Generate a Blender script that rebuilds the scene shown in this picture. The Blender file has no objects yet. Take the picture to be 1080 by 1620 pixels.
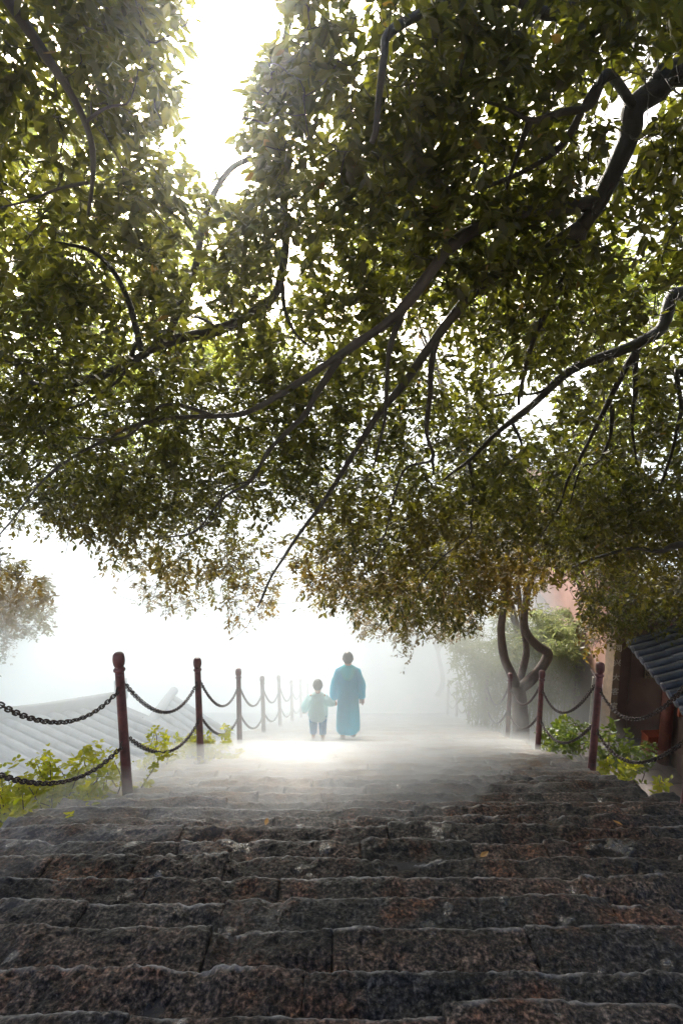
import bpy, math, random
import numpy as np
from mathutils import Vector, Matrix, noise, Quaternion

random.seed(7)
rng = np.random.default_rng(11)
R = math.radians
scene = bpy.context.scene
COL = scene.collection

# ------------------------------------------------------------------ camera, sky, sun, exposure
F = 850.0                       # focal length in pixels of the 1080x1620 frame
PITCH = R(8.35)                 # looking slightly down the flight of steps
CP, SP = math.cos(PITCH), math.sin(PITCH)
cam_d = bpy.data.cameras.new('camera')
cam = bpy.data.objects.new('camera', cam_d)
COL.objects.link(cam)
cam.location = (0, 0, 0)        # the eye is the origin: the steps lie 1.44 m below it
cam.rotation_euler = (math.pi / 2 - PITCH, 0, 0)
cam_d.sensor_fit = 'VERTICAL'
cam_d.sensor_height = 36.0
cam_d.lens = 36.0 * F / 1620.0
cam_d.clip_start = 0.05
cam_d.clip_end = 1000
scene.camera = cam

SUN_EL, SUN_AZ = R(31), R(-10)  # ahead of the camera, a little to the left
world = bpy.data.worlds.new('World')
scene.world = world
world.use_nodes = True
wn = world.node_tree
sky = wn.nodes.new('ShaderNodeTexSky')
sky.sky_type = 'NISHITA'
sky.sun_disc = False
sky.sun_elevation = SUN_EL
sky.sun_rotation = SUN_AZ
sky.air_density = 1.0
sky.dust_density = 6.0
sky.ozone_density = 1.0
hs = wn.nodes.new('ShaderNodeHueSaturation')
hs.inputs['Saturation'].default_value = 1.1
wn.links.new(sky.outputs[0], hs.inputs['Color'])
wn.links.new(hs.outputs[0], wn.nodes['Background'].inputs['Color'])
wn.nodes['Background'].inputs['Strength'].default_value = 0.15

sun_d = bpy.data.lights.new('sun', 'SUN')
sun_d.energy = 5.0
sun_d.angle = R(15)
sun_d.color = (1.0, 0.97, 0.92)
sun = bpy.data.objects.new('sun', sun_d)
COL.objects.link(sun)
sdir = Vector((math.sin(SUN_AZ) * math.cos(SUN_EL), math.cos(SUN_AZ) * math.cos(SUN_EL), math.sin(SUN_EL)))
sun.rotation_euler = sdir.to_track_quat('Z', 'Y').to_euler()

scene.view_settings.view_transform = 'Standard'
scene.view_settings.look = 'None'
scene.view_settings.exposure = 1.45
scene.view_settings.gamma = 1.0
scene.view_settings.use_curve_mapping = False
cy = scene.cycles
cy.max_bounces = 14
cy.diffuse_bounces = 3
cy.glossy_bounces = 3
cy.transmission_bounces = 6
cy.volume_bounces = 10
cy.transparent_max_bounces = 24
cy.use_denoising = True
cy.sample_clamp_indirect = 2.5
cy.blur_glossy = 1.0

MIST = 0.14
STONE_K = 0.85
HAZE = 0.0024


def at(px, py, z):
    """A point of the place seen at pixel (px, py) of the photograph, z metres along the view axis."""
    x, y = (px - 540) / F * z, (py - 810) / F * z
    return Vector((x, z * CP - y * SP, -z * SP - y * CP))


def project(P):
    """World points (n,3) -> pixel x, pixel y, depth."""
    z = P[:, 1] * CP - P[:, 2] * SP
    y = -(P[:, 1] * SP + P[:, 2] * CP)
    z = np.where(np.abs(z) < 1e-3, 1e-3, z)
    return 540 + F * P[:, 0] / z, 810 + F * y / z, z


# ------------------------------------------------------------------ helpers
def tag(o, label=None, cat=None, group=None, kind=None):
    if label: o['label'] = label
    if cat: o['category'] = cat
    if group: o['group'] = group
    if kind: o['kind'] = kind
    return o


def empty(name, loc=(0, 0, 0), rz=0, label=None, cat=None, group=None, kind=None):
    o = bpy.data.objects.new(name, None)
    o.empty_display_size = 0.2
    COL.objects.link(o)
    o.location = loc
    o.rotation_euler = (0, 0, rz)
    return tag(o, label, cat, group, kind)


def link(name, me, parent=None, m=None, loc=(0, 0, 0)):
    o = bpy.data.objects.new(name, me)
    COL.objects.link(o)
    o.location = loc
    if parent: o.parent = parent
    if m and not me.materials: me.materials.append(m)
    return o


def copy_tree(o, parent=None):
    c = o.copy()
    COL.objects.link(c)
    if parent: c.parent = parent
    for ch in list(o.children): copy_tree(ch, c)
    return c


class MB:
    def __init__(s): s.v, s.f = [], []

    def add(s, vs, fs):
        n = len(s.v)
        s.v += [tuple(v) for v in vs]
        s.f += [tuple(i + n for i in f) for f in fs]

    def box(s, c, size, rz=0.0, M=None):
        hx, hy, hz = size[0] / 2, size[1] / 2, size[2] / 2
        vs = [Vector((x, y, z)) for x in (-hx, hx) for y in (-hy, hy) for z in (-hz, hz)]
        m = M if M is not None else Matrix.Rotation(rz, 3, 'Z')
        vs = [m @ v + Vector(c) for v in vs]
        s.add(vs, [(0, 1, 3, 2), (4, 6, 7, 5), (0, 4, 5, 1), (2, 3, 7, 6), (0, 2, 6, 4), (1, 5, 7, 3)])

    def tube(s, pts, rad, n=8, cap=True):
        pts = [Vector(p) for p in pts]
        if not hasattr(rad, '__len__'): rad = [rad] * len(pts)
        up = Vector((0.13, 0.31, 0.94)).normalized()
        vs, fs = [], []
        t0 = (pts[1] - pts[0]).normalized()
        a = t0.cross(up)
        if a.length < 1e-3: a = t0.cross(Vector((1, 0, 0)))
        a.normalize()
        for i, p in enumerate(pts):
            t = (pts[min(i + 1, len(pts) - 1)] - pts[max(i - 1, 0)])
            if t.length < 1e-9: t = t0
            t.normalize()
            a = a - t * a.dot(t)
            a.normalize()
            b = t.cross(a)
            for k in range(n):
                w = 2 * math.pi * k / n
                vs.append(p + (a * math.cos(w) + b * math.sin(w)) * rad[i])
        for i in range(len(pts) - 1):
            for k in range(n):
                k2 = (k + 1) % n
                fs.append((i * n + k, i * n + k2, (i + 1) * n + k2, (i + 1) * n + k))
        if cap:
            fs.append(tuple(range(n - 1, -1, -1)))
            fs.append(tuple((len(pts) - 1) * n + k for k in range(n)))
        s.add(vs, fs)

    def lathe(s, prof, c=(0, 0, 0), n=16):
        vs, fs = [], []
        for r, z in prof:
            for k in range(n):
                w = 2 * math.pi * k / n
                vs.append((c[0] + r * math.cos(w), c[1] + r * math.sin(w), c[2] + z))
        for i in range(len(prof) - 1):
            for k in range(n):
                k2 = (k + 1) % n
                fs.append((i * n + k, i * n + k2, (i + 1) * n + k2, (i + 1) * n + k))
        fs.append(tuple(range(n - 1, -1, -1)))
        fs.append(tuple((len(prof) - 1) * n + k for k in range(n)))
        s.add(vs, fs)

    def mesh(s, name, smooth=False):
        me = bpy.data.meshes.new(name)
        me.from_pydata(s.v, [], s.f)
        if smooth: me.polygons.foreach_set('use_smooth', [True] * len(me.polygons))
        me.update()
        return me

    def build(s, name, m, parent=None, smooth=False, loc=(0, 0, 0)):
        return link(name, s.mesh(name, smooth), parent, m, loc)


def np_mesh(name, V, faces_list, smooth=False):
    """V (n,3); faces_list: arrays (k, 3 or 4)."""
    me = bpy.data.meshes.new(name)
    me.vertices.add(len(V))
    me.vertices.foreach_set('co', np.ascontiguousarray(V, dtype=np.float32).ravel())
    idx = np.concatenate([f.ravel() for f in faces_list]).astype(np.int32)
    cnt = np.concatenate([np.full(len(f), f.shape[1], dtype=np.int32) for f in faces_list])
    start = np.concatenate([[0], np.cumsum(cnt)[:-1]]).astype(np.int32)
    me.loops.add(len(idx))
    me.loops.foreach_set('vertex_index', idx)
    me.polygons.add(len(cnt))
    me.polygons.foreach_set('loop_start', start)
    me.polygons.foreach_set('loop_total', cnt)
    if smooth: me.polygons.foreach_set('use_smooth', np.ones(len(cnt), dtype=bool))
    me.update(calc_edges=True)
    return me


def spline(pts, n=6):
    """Catmull-Rom through points of any equal length lists."""
    P = np.array([list(p) for p in pts], dtype=float)
    P = np.vstack([2 * P[0] - P[1], P, 2 * P[-1] - P[-2]])
    out = []
    for i in range(1, len(P) - 2):
        p0, p1, p2, p3 = P[i - 1], P[i], P[i + 1], P[i + 2]
        for k in range(n):
            t = k / n
            out.append(0.5 * ((2 * p1) + (-p0 + p2) * t + (2 * p0 - 5 * p1 + 4 * p2 - p3) * t * t + (-p0 + 3 * p1 - 3 * p2 + p3) * t ** 3))
    out.append(P[-2])
    return np.array(out)


def smooth01(t):
    t = max(0.0, min(1.0, t))
    return t * t * (3 - 2 * t)


# ------------------------------------------------------------------ materials
def mat(name):
    m = bpy.data.materials.new(name)
    m.use_nodes = True
    return m, m.node_tree, m.node_tree.nodes['Principled BSDF']


def nd(nt, typ, **kw):
    n = nt.nodes.new(typ)
    for k, v in kw.items():
        if k in n.inputs: n.inputs[k].default_value = v
        else: setattr(n, k, v)
    return n


def ramp(nt, src, stops):
    n = nt.nodes.new('ShaderNodeValToRGB')
    el = n.color_ramp.elements
    while len(el) < len(stops): el.new(0.5)
    for e, (p, c) in zip(el, stops):
        e.position = p
        e.color = c if len(c) == 4 else (*c, 1)
    nt.links.new(src, n.inputs[0])
    return n.outputs[0]


def mixc(nt, fac, a, b, mode='MIX'):
    n = nt.nodes.new('ShaderNodeMix')
    n.data_type = 'RGBA'
    n.blend_type = mode
    for s, v in ((n.inputs[0], fac), (n.inputs[6], a), (n.inputs[7], b)):
        if hasattr(v, 'is_linked'): nt.links.new(v, s)
        elif isinstance(v, (int, float)): s.default_value = v
        else: s.default_value = (*v, 1)
    return n.outputs[2]


def bump(nt, p, h, strength, dist, prev=None):
    b = nd(nt, 'ShaderNodeBump', Strength=strength, Distance=dist)
    nt.links.new(h, b.inputs['Height'])
    if prev is not None: nt.links.new(prev, b.inputs['Normal'])
    if p is not None: nt.links.new(b.outputs[0], p.inputs['Normal'])
    return b.outputs[0]


def wpos(nt, scale=(1, 1, 1)):
    g = nt.nodes.new('ShaderNodeNewGeometry')
    mp = nd(nt, 'ShaderNodeMapping')
    mp.inputs['Scale'].default_value = scale
    nt.links.new(g.outputs['Position'], mp.inputs['Vector'])
    return mp.outputs[0]


def tex_noise(nt, vec, scale, detail=6, rough=0.6):
    n = nd(nt, 'ShaderNodeTexNoise', Scale=scale, Detail=detail, Roughness=rough)
    nt.links.new(vec, n.inputs['Vector'])
    return n.outputs[0]


def simple_mat(name, col, rough=0.6, var=0.35, scale=9.0, bumpy=0.3, bdist=0.01, metallic=0.0, obj_var=0.0):
    m, nt, p = mat(name)
    w = wpos(nt)
    n1 = tex_noise(nt, w, scale)
    dark = tuple(c * (1 - var) for c in col)
    light = tuple(min(1, c * (1 + var)) for c in col)
    c = ramp(nt, n1, [(0.3, dark), (0.7, light)])
    if obj_var:
        oi = nt.nodes.new('ShaderNodeObjectInfo')
        g = ramp(nt, oi.outputs['Random'], [(0, (1 - obj_var,) * 3), (1, (1 + obj_var,) * 3)])
        c = mixc(nt, 1.0, c, g, 'MULTIPLY')
    nt.links.new(c, p.inputs['Base Color'])
    p.inputs['Roughness'].default_value = rough
    p.inputs['Metallic'].default_value = metallic
    n2 = tex_noise(nt, w, scale * 5, 8, 0.65)
    bump(nt, p, n2, bumpy, bdist)
    return m


def stone_mat(name, base=1.0, pale=0.0):
    m, nt, p = mat(name)
    w = wpos(nt)
    oi = nt.nodes.new('ShaderNodeObjectInfo')
    tone = ramp(nt, oi.outputs['Random'], [(0.0, (0.020, 0.019, 0.018)), (0.2, (0.085, 0.060, 0.047)), (0.4, (0.034, 0.033, 0.032)),
                                          (0.55, (0.090, 0.046, 0.029)), (0.72, (0.078, 0.064, 0.055)), (0.86, (0.022, 0.021, 0.020)), (1.0, (0.085, 0.056, 0.040))])
    stain = tex_noise(nt, w, 2.4, 6, 0.65)
    c = mixc(nt, ramp(nt, stain, [(0.50, (0, 0, 0)), (0.66, (0.9, 0.9, 0.9))]), tone, (0.105, 0.044, 0.022))
    dk = tex_noise(nt, w, 4.1, 7, 0.68)
    c = mixc(nt, ramp(nt, dk, [(0.38, (0.9, 0.9, 0.9)), (0.56, (0, 0, 0))]), c, (0.016, 0.016, 0.015))
    grain = tex_noise(nt, w, 56, 6, 0.62)
    pit = nd(nt, 'ShaderNodeTexVoronoi', Scale=46.0)
    nt.links.new(w, pit.inputs['Vector'])
    fine = tex_noise(nt, w, 130, 5, 0.7)
    g = ramp(nt, grain, [(0.38, (0.10, 0.10, 0.10)), (0.47, (0.55, 0.55, 0.55)), (0.56, (1.5, 1.46, 1.4)), (0.66, (4.2, 4.0, 3.7))])
    c = mixc(nt, 1.0, c, g, 'MULTIPLY')
    sp = ramp(nt, fine, [(0.58, (0, 0, 0)), (0.72, (0.7, 0.7, 0.7))])
    c = mixc(nt, sp, c, (0.24, 0.21, 0.185))
    if base != 1.0: c = mixc(nt, 1.0, c, (base, base, base), 'MULTIPLY')
    if pale:    # lower steps painted paler, for the bright wet sheen of the landing
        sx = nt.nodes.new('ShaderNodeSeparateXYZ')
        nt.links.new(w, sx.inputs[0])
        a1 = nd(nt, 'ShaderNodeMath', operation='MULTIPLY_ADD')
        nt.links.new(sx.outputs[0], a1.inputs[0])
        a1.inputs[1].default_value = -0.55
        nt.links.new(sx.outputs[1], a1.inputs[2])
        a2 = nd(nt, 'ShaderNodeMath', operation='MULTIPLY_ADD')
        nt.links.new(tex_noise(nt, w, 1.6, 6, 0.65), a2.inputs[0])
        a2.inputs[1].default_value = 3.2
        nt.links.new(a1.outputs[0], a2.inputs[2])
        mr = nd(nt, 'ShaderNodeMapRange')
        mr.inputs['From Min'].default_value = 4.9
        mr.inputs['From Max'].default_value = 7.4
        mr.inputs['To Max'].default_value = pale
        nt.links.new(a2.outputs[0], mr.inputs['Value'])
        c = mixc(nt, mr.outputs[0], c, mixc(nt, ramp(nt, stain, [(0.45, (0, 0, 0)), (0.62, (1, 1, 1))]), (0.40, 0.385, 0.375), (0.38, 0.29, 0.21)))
    wr = nd(nt, 'ShaderNodeAttribute', attribute_name='lip_sheen')
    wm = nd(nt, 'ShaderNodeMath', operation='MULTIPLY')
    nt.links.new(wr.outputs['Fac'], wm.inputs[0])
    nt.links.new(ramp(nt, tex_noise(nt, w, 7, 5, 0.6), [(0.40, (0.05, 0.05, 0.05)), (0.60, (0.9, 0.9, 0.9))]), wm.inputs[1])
    c = mixc(nt, wm.outputs[0], c, (0.36, 0.35, 0.35))  # highlight of the wet step lips, painted in as paler stone
    nt.links.new(c, p.inputs['Base Color'])
    wet = tex_noise(nt, w, 3.0, 4, 0.6)
    r = ramp(nt, wet, [(0.35, (0.26, 0.26, 0.26)), (0.65, (0.55, 0.55, 0.55))])
    pool = ramp(nt, tex_noise(nt, w, 5.5, 3, 0.5), [(0.64, (0, 0, 0)), (0.70, (1, 1, 1))])
    r = mixc(nt, wm.outputs[0], mixc(nt, pool, r, (0.16, 0.16, 0.16)), (0.18, 0.18, 0.18))
    nt.links.new(r, p.inputs['Roughness'])
    spc = nd(nt, 'ShaderNodeMapRange')
    spc.inputs['To Min'].default_value = 0.10
    spc.inputs['To Max'].default_value = 1.0
    nt.links.new(wm.outputs[0], spc.inputs['Value'])
    pool = ramp(nt, tex_noise(nt, w, 5.5, 3, 0.5), [(0.64, (0, 0, 0)), (0.70, (1, 1, 1))])
    mxs = nd(nt, 'ShaderNodeMath', operation='MAXIMUM')
    nt.links.new(spc.outputs[0], mxs.inputs[0])
    nt.links.new(pool, mxs.inputs[1])
    nt.links.new(mxs.outputs[0], p.inputs['Specular IOR Level'])
    b1 = bump(nt, None, grain, 0.8, 0.012)
    b2 = bump(nt, None, pit.outputs[0], 0.35, 0.008, b1)
    bump(nt, p, fine, 0.4, 0.003, b2)
    return m


def leaf_mat(name, c0, c1, t0, t1, trans=0.5, rough=0.38, warm=None):
    """Leaf: a glossy upper side and light coming through the blade. Colours vary from leaf to leaf."""
    m, nt, p = mat(name)
    g = nt.nodes.new('ShaderNodeNewGeometry')
    oi = nt.nodes.new('ShaderNodeObjectInfo')
    add = nd(nt, 'ShaderNodeMath', operation='ADD')
    nt.links.new(g.outputs['Random Per Island'], add.inputs[0])
    nt.links.new(oi.outputs['Random'], add.inputs[1])
    fr = nd(nt, 'ShaderNodeMath', operation='FRACT')
    nt.links.new(add.outputs[0], fr.inputs[0])
    rnd = fr.outputs[0]
    c = mixc(nt, rnd, c0, c1)
    t = mixc(nt, rnd, t0, t1)
    if warm:
        att = nd(nt, 'ShaderNodeAttribute', attribute_name='warm')
        c = mixc(nt, att.outputs['Fac'], c, warm[0])
        t = mixc(nt, att.outputs['Fac'], t, warm[1])
    nt.links.new(c, p.inputs['Base Color'])
    p.inputs['Roughness'].default_value = rough
    tr = nt.nodes.new('ShaderNodeBsdfTranslucent')
    nt.links.new(t, tr.inputs['Color'])
    mx = nt.nodes.new('ShaderNodeMixShader')
    mx.inputs[0].default_value = trans
    nt.links.new(p.outputs[0], mx.inputs[1])
    nt.links.new(tr.outputs[0], mx.inputs[2])
    nt.links.new(mx.outputs[0], nt.nodes['Material Output'].inputs['Surface'])
    return m


def bark_mat(name, c0, c1):
    m, nt, p = mat(name)
    w = wpos(nt, (1, 1, 0.5))
    n1 = tex_noise(nt, w, 14, 7, 0.65)
    c = ramp(nt, n1, [(0.3, c0), (0.7, c1)])
    nt.links.new(c, p.inputs['Base Color'])
    p.inputs['Roughness'].default_value = 0.55
    n2 = tex_noise(nt, w, 45, 8, 0.7)
    bump(nt, p, n2, 0.7, 0.012)
    return m


def cloth_mat(name, col, tcol, trans, rough=0.3, alpha=1.0):
    m, nt, p = mat(name)
    w = wpos(nt)
    n = tex_noise(nt, w, 14, 4, 0.6)
    c = ramp(nt, n, [(0.3, tuple(x * 0.8 for x in col)), (0.7, col)])
    nt.links.new(c, p.inputs['Base Color'])
    p.inputs['Roughness'].default_value = rough
    p.inputs['Specular IOR Level'].default_value = 0.2
    bump(nt, p, n, 1.0, 0.07)
    tr = nt.nodes.new('ShaderNodeBsdfTranslucent')
    tr.inputs['Color'].default_value = (*tcol, 1)
    mx = nt.nodes.new('ShaderNodeMixShader')
    mx.inputs[0].default_value = trans
    nt.links.new(p.outputs[0], mx.inputs[1])
    nt.links.new(tr.outputs[0], mx.inputs[2])
    nt.links.new(mx.outputs[0], nt.nodes['Material Output'].inputs['Surface'])
    return m


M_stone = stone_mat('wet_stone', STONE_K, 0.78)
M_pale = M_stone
M_core = simple_mat('mortar_earth', (0.035, 0.030, 0.026), 0.8, 0.4, 12, 0.6, 0.02)
M_soil = simple_mat('soil', (0.16, 0.14, 0.11), 0.85, 0.45, 3, 0.7, 0.03)
M_paving = simple_mat('paving', (0.20, 0.165, 0.15), 0.5, 0.25, 6, 0.3, 0.01, obj_var=0.15)
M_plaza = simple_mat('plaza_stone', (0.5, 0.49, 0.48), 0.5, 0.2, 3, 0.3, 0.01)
M_post = simple_mat('red_brown_paint', (0.105, 0.034, 0.035), 0.45, 0.5, 11, 0.35, 0.004, obj_var=0.25)
M_chain = simple_mat('dark_iron', (0.045, 0.028, 0.026), 0.42, 0.4, 40, 0.4, 0.003, metallic=0.55)
M_bark = bark_mat('dark_bark', (0.012, 0.009, 0.007), (0.036, 0.027, 0.022))
M_bark2 = bark_mat('smooth_bark', (0.055, 0.034, 0.026), (0.13, 0.090, 0.072))
M_bark_misted = bark_mat('misted_bark', (0.30, 0.30, 0.29), (0.42, 0.42, 0.40))  # mist put into the bark colour so the left background trunks fade
M_leaf = leaf_mat('canopy_leaf', (0.013, 0.012, 0.004), (0.030, 0.028, 0.007), (0.115, 0.140, 0.012), (0.36, 0.36, 0.026), 0.33, 0.5,
                  warm=((0.085, 0.050, 0.012), (0.40, 0.24, 0.028)))
M_leaf_back = leaf_mat('back_leaf', (0.05, 0.085, 0.02), (0.10, 0.13, 0.03), (0.36, 0.46, 0.05), (0.58, 0.62, 0.09), 0.58, 0.45)
M_leaf_weed = leaf_mat('weed_leaf', (0.17, 0.21, 0.012), (0.28, 0.28, 0.02), (0.58, 0.64, 0.03), (0.80, 0.72, 0.05), 0.6, 0.45)
M_leaf_green = leaf_mat('bank_leaf', (0.05, 0.095, 0.015), (0.11, 0.15, 0.02), (0.22, 0.34, 0.03), (0.42, 0.46, 0.05), 0.5, 0.4)
M_bamboo = leaf_mat('bamboo_leaf', (0.12, 0.15, 0.06), (0.20, 0.21, 0.10), (0.30, 0.36, 0.12), (0.42, 0.45, 0.18), 0.5, 0.5)
M_fallen = simple_mat('fallen_leaf', (0.42, 0.20, 0.03), 0.5, 0.3, 30, 0.2, 0.002)
M_pink = simple_mat('red_plaster', (0.34, 0.19, 0.15), 0.8, 0.14, 1.6, 0.3, 0.01)
M_dado = simple_mat('grey_dado', (0.15, 0.12, 0.125), 0.75, 0.2, 2.5, 0.3, 0.01)
M_gate = simple_mat('brown_gate_wall', (0.115, 0.070, 0.052), 0.7, 0.22, 3, 0.3, 0.01)
M_gate_edge = simple_mat('pale_edge', (0.22, 0.155, 0.105), 0.7, 0.25, 8, 0.3, 0.01)
M_letter = simple_mat('faded_white_paint', (0.62, 0.58, 0.50), 0.7, 0.2, 20, 0.1, 0.002)
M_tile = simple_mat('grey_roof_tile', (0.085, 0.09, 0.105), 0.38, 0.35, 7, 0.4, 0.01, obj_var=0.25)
M_tile2 = simple_mat('far_roof_tile', (0.24, 0.255, 0.29), 0.7, 0.3, 5, 0.4, 0.01)  # lightened to put the mist's fading into the colour of the roofs below
M_ridge = simple_mat('pale_ridge', (0.20, 0.21, 0.23), 0.6, 0.2, 5, 0.3, 0.01)
M_cap = simple_mat('tile_cap', (0.17, 0.165, 0.185), 0.6, 0.3, 15, 0.4, 0.01, obj_var=0.2)
M_box = simple_mat('orange_red_paint', (0.33, 0.070, 0.030), 0.45, 0.2, 6, 0.15, 0.004)
M_sign = simple_mat('dull_yellow_sign', (0.22, 0.165, 0.08), 0.6, 0.2, 14, 0.1, 0.002)
M_dark = simple_mat('dark_timber', (0.035, 0.024, 0.02), 0.6, 0.3, 8, 0.3, 0.008)
M_wood = simple_mat('red_timber', (0.17, 0.05, 0.035), 0.55, 0.3, 8, 0.3, 0.008)
M_white = simple_mat('pale_wall', (0.62, 0.62, 0.60), 0.8, 0.12, 2, 0.2, 0.01)
M_coat = cloth_mat('blue_plastic_coat', (0.001, 0.50, 0.80), (0.002, 0.80, 0.98), 0.6)
M_hood = cloth_mat('cyan_plastic_hood', (0.01, 0.60, 0.70), (0.02, 0.85, 0.92), 0.55)
M_jacket = cloth_mat('pale_plastic_jacket', (0.62, 0.95, 0.98), (0.75, 0.99, 1.0), 0.65)
M_trouser = cloth_mat('blue_trousers', (0.03, 0.34, 0.62), (0.05, 0.50, 0.80), 0.45, 0.7)
M_skin = simple_mat('skin', (0.42, 0.24, 0.17), 0.5, 0.08, 20, 0.1, 0.002)
M_hair = simple_mat('black_hair', (0.018, 0.016, 0.018), 0.45, 0.3, 60, 0.4, 0.004)
M_shoe = simple_mat('dark_shoe', (0.05, 0.04, 0.04), 0.5, 0.2, 20, 0.2, 0.002)

# ------------------------------------------------------------------ the ground and the steps
FLAT_Y = 18.7


def s_line(y):
    """Height of the line through the step noses."""
    if y < -1.0: return -1.437 + 0.357
    if y < 3.64: return -1.437 - 0.357 * y
    y = min(y, FLAT_Y)
    return -2.737 - 0.506 * (y - 3.64)


def edge_l(y): return -2.30 + 0.047 * max(0, y - 4.5)


def edge_r(y): return 2.78 + 0.075 * max(0, y - 3.9)


def terrain(x, y):
    s = s_line(y)
    l, r = edge_l(y), edge_r(y)
    z = s - 0.42
    if x < l:
        z -= 4.2 * smooth01((l - 0.1 - x) / 1.6) + 0.06 * (l - x)
    if x > r:
        court = -6.32
        t = smooth01((x - r - 0.15) / 1.15)
        low = min(z, court) if y < 11 else z - 0.4 - 0.15 * (x - r)
        z = s - 0.16 + (low - (s - 0.16)) * t if y > 8.4 else z + (low - z) * t
    if y < -5: z += 0.75 * (-5 - y)  # unseen slope behind the camera, raised to block low sky light
    if y > 26: z -= 0.12 * (y - 26)
    z = min(max(z, -22), 12)
    if x > 14: z += (x - 14) * 0.22
    if y > 60: z += (y - 60) * 0.12
    z += 0.05 * noise.noise(Vector((x * 0.9, y * 0.9, 0)))* (1 if (x < l - .3 or x > r + 1.3) else 0.3)
    return z


def axis(lo, hi, c0, c1, fine, grow=1.22):
    a = list(np.arange(c0, c1 + 1e-6, fine))
    d = fine
    while a[-1] < hi:
        d *= grow
        a.append(a[-1] + d)
    d = fine
    while a[0] > lo:
        d *= grow
        a.insert(0, a[0] - d)
    return a


xs, ys = axis(-85, 85, -6, 8, 0.2), axis(-30, 120, -1, 22, 0.25)
GX, GY = (xs[0], xs[-1]), (ys[0], ys[-1])
V = np.array([(x, y, terrain(x, y)) for y in ys for x in xs])
nx = len(xs)
ii = np.array([(j * nx + i, j * nx + i + 1, (j + 1) * nx + i + 1, (j + 1) * nx + i) for j in range(len(ys) - 1) for i in range(nx - 1)])
tag(link('ground', np_mesh('ground', V, [ii], True), None, M_soil), 'dark soil bank falling away on both sides of the stone steps', 'ground', None, 'structure')

# step noses: distances ahead of the camera where the lips of the steps show
near = [1.649, 1.877, 2.151, 2.348, 2.589, 2.853, 3.064, 3.294, 3.458, 3.64]
noses = [1.649 - 0.26 * k for k in range(10, 0, -1)] + near
y = 3.64
while y < FLAT_Y - 0.2:
    y += 0.30 + 0.03 * math.sin(len(noses) * 2.1)
    noses.append(y)


def stone_mesh(w, d, thick, res, seed, rough=1.0, stone_m=None):
    nx_, ny_ = max(3, int(w / res)), max(3, int(d / res))
    rs = random.Random(seed)
    off = Vector((rs.uniform(-50, 50), rs.uniform(-50, 50), rs.uniform(-50, 50)))
    rn = rs.uniform(0.014, 0.032)
    re = rs.uniform(0.002, 0.008)
    vs, fs = [], []
    lip_sheen = []
    pitty = rs.uniform(0.6, 1.25) * rough
    skew = rs.uniform(-0.5, 0.5)
    N, FR = noise.noise, noise.fractal
    fine = res < 0.02
    for j in range(ny_ + 1):
        v = j / ny_
        for i in range(nx_ + 1):
            u = i / nx_
            x, yy = u * w, v * d
            n0 = N(Vector((x * 2.3, 0, 0)) + off)
            n1 = N(Vector((x * 9, 0, 4)) + off)
            wav = (0.014 * n0 + 0.004 * n1) * v
            q = Vector((x, yy, 0)) + off
            h = 0.020 * N(q * 2.1) + 0.014 * pitty * FR(q * 8.0, 0.7, 2.1, 4)
            if fine:
                p_ = N(Vector(((x + skew * yy) * 34, yy * 30, 2)) + off)
                h += pitty * (0.0065 * p_ - 0.014 * max(0, abs(p_) - 0.22) * (p_ < 0))
                h += 0.0030 * pitty * N(Vector((x * 75, yy * 70, 5)) + off)
            r1 = rn * (1 + 0.5 * n1)
            e0 = e = (1 - v) * d
            if e < r1: h -= r1 * (1 - math.sqrt(max(0, 1 - (1 - e / r1) ** 2)))
            h -= 0.010 * max(0, (v - 0.74) / 0.26) ** 2
            e = min(u, 1 - u) * w
            if e < re: h -= re * (1 - math.sqrt(max(0, 1 - (1 - e / re) ** 2)))
            ch = N(Vector((x * 4.2, yy * 3.0, 11)) + off)
            if ch > 0.34: h -= (ch - 0.34) * 0.12
            vs.append((x, yy + wav, h))
            lip_sheen.append(max(0.0, 1 - e0 / (0.030 + 0.022 * n1)) if e0 < 0.05 else 0.0)  # strength of the painted lip highlight, fading back from the nose
    n = nx_ + 1
    for j in range(ny_):
        for i in range(nx_):
            a = j * n + i
            fs.append((a, a + 1, a + 1 + n, a + n))
    ring = list(range(n)) + [j * n + nx_ for j in range(1, ny_ + 1)] + [ny_ * n + i for i in range(nx_ - 1, -1, -1)] + [j * n for j in range(ny_ - 1, 0, -1)]
    b = len(vs)
    for k in ring:
        vs.append((vs[k][0], vs[k][1], -thick))
    m_ = len(ring)
    for k in range(m_):
        k2 = (k + 1) % m_
        fs.append((ring[k2], ring[k], b + k, b + k2))
    fs.append(tuple(b + k for k in range(m_)))
    me = bpy.data.meshes.new('stone')
    me.from_pydata(vs, [], fs)
    me.polygons.foreach_set('use_smooth', [True] * len(me.polygons))
    me.update()
    wa = me.attributes.new('lip_sheen', 'FLOAT', 'POINT')
    wa.data.foreach_set('value', np.array(lip_sheen + [0.0] * (len(vs) - len(lip_sheen)), dtype=np.float32))
    me.materials.append(stone_m)
    return me


# the mass under the stones
core = MB()
prev = -1.2
for yy in noses:
    l, r = edge_l(yy) + 0.12, edge_r(yy) - 0.12
    core.box(((l + r) / 2, (prev + yy) / 2 - 0.02, s_line(yy) - 0.85), (r - l, yy - prev, 1.6))
    prev = yy
me = core.mesh('stone_steps')
steps = tag(link('stone_steps', me, None, M_core), 'long flight of worn wet stone steps going down into the mist', 'steps', None, 'structure')

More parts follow.
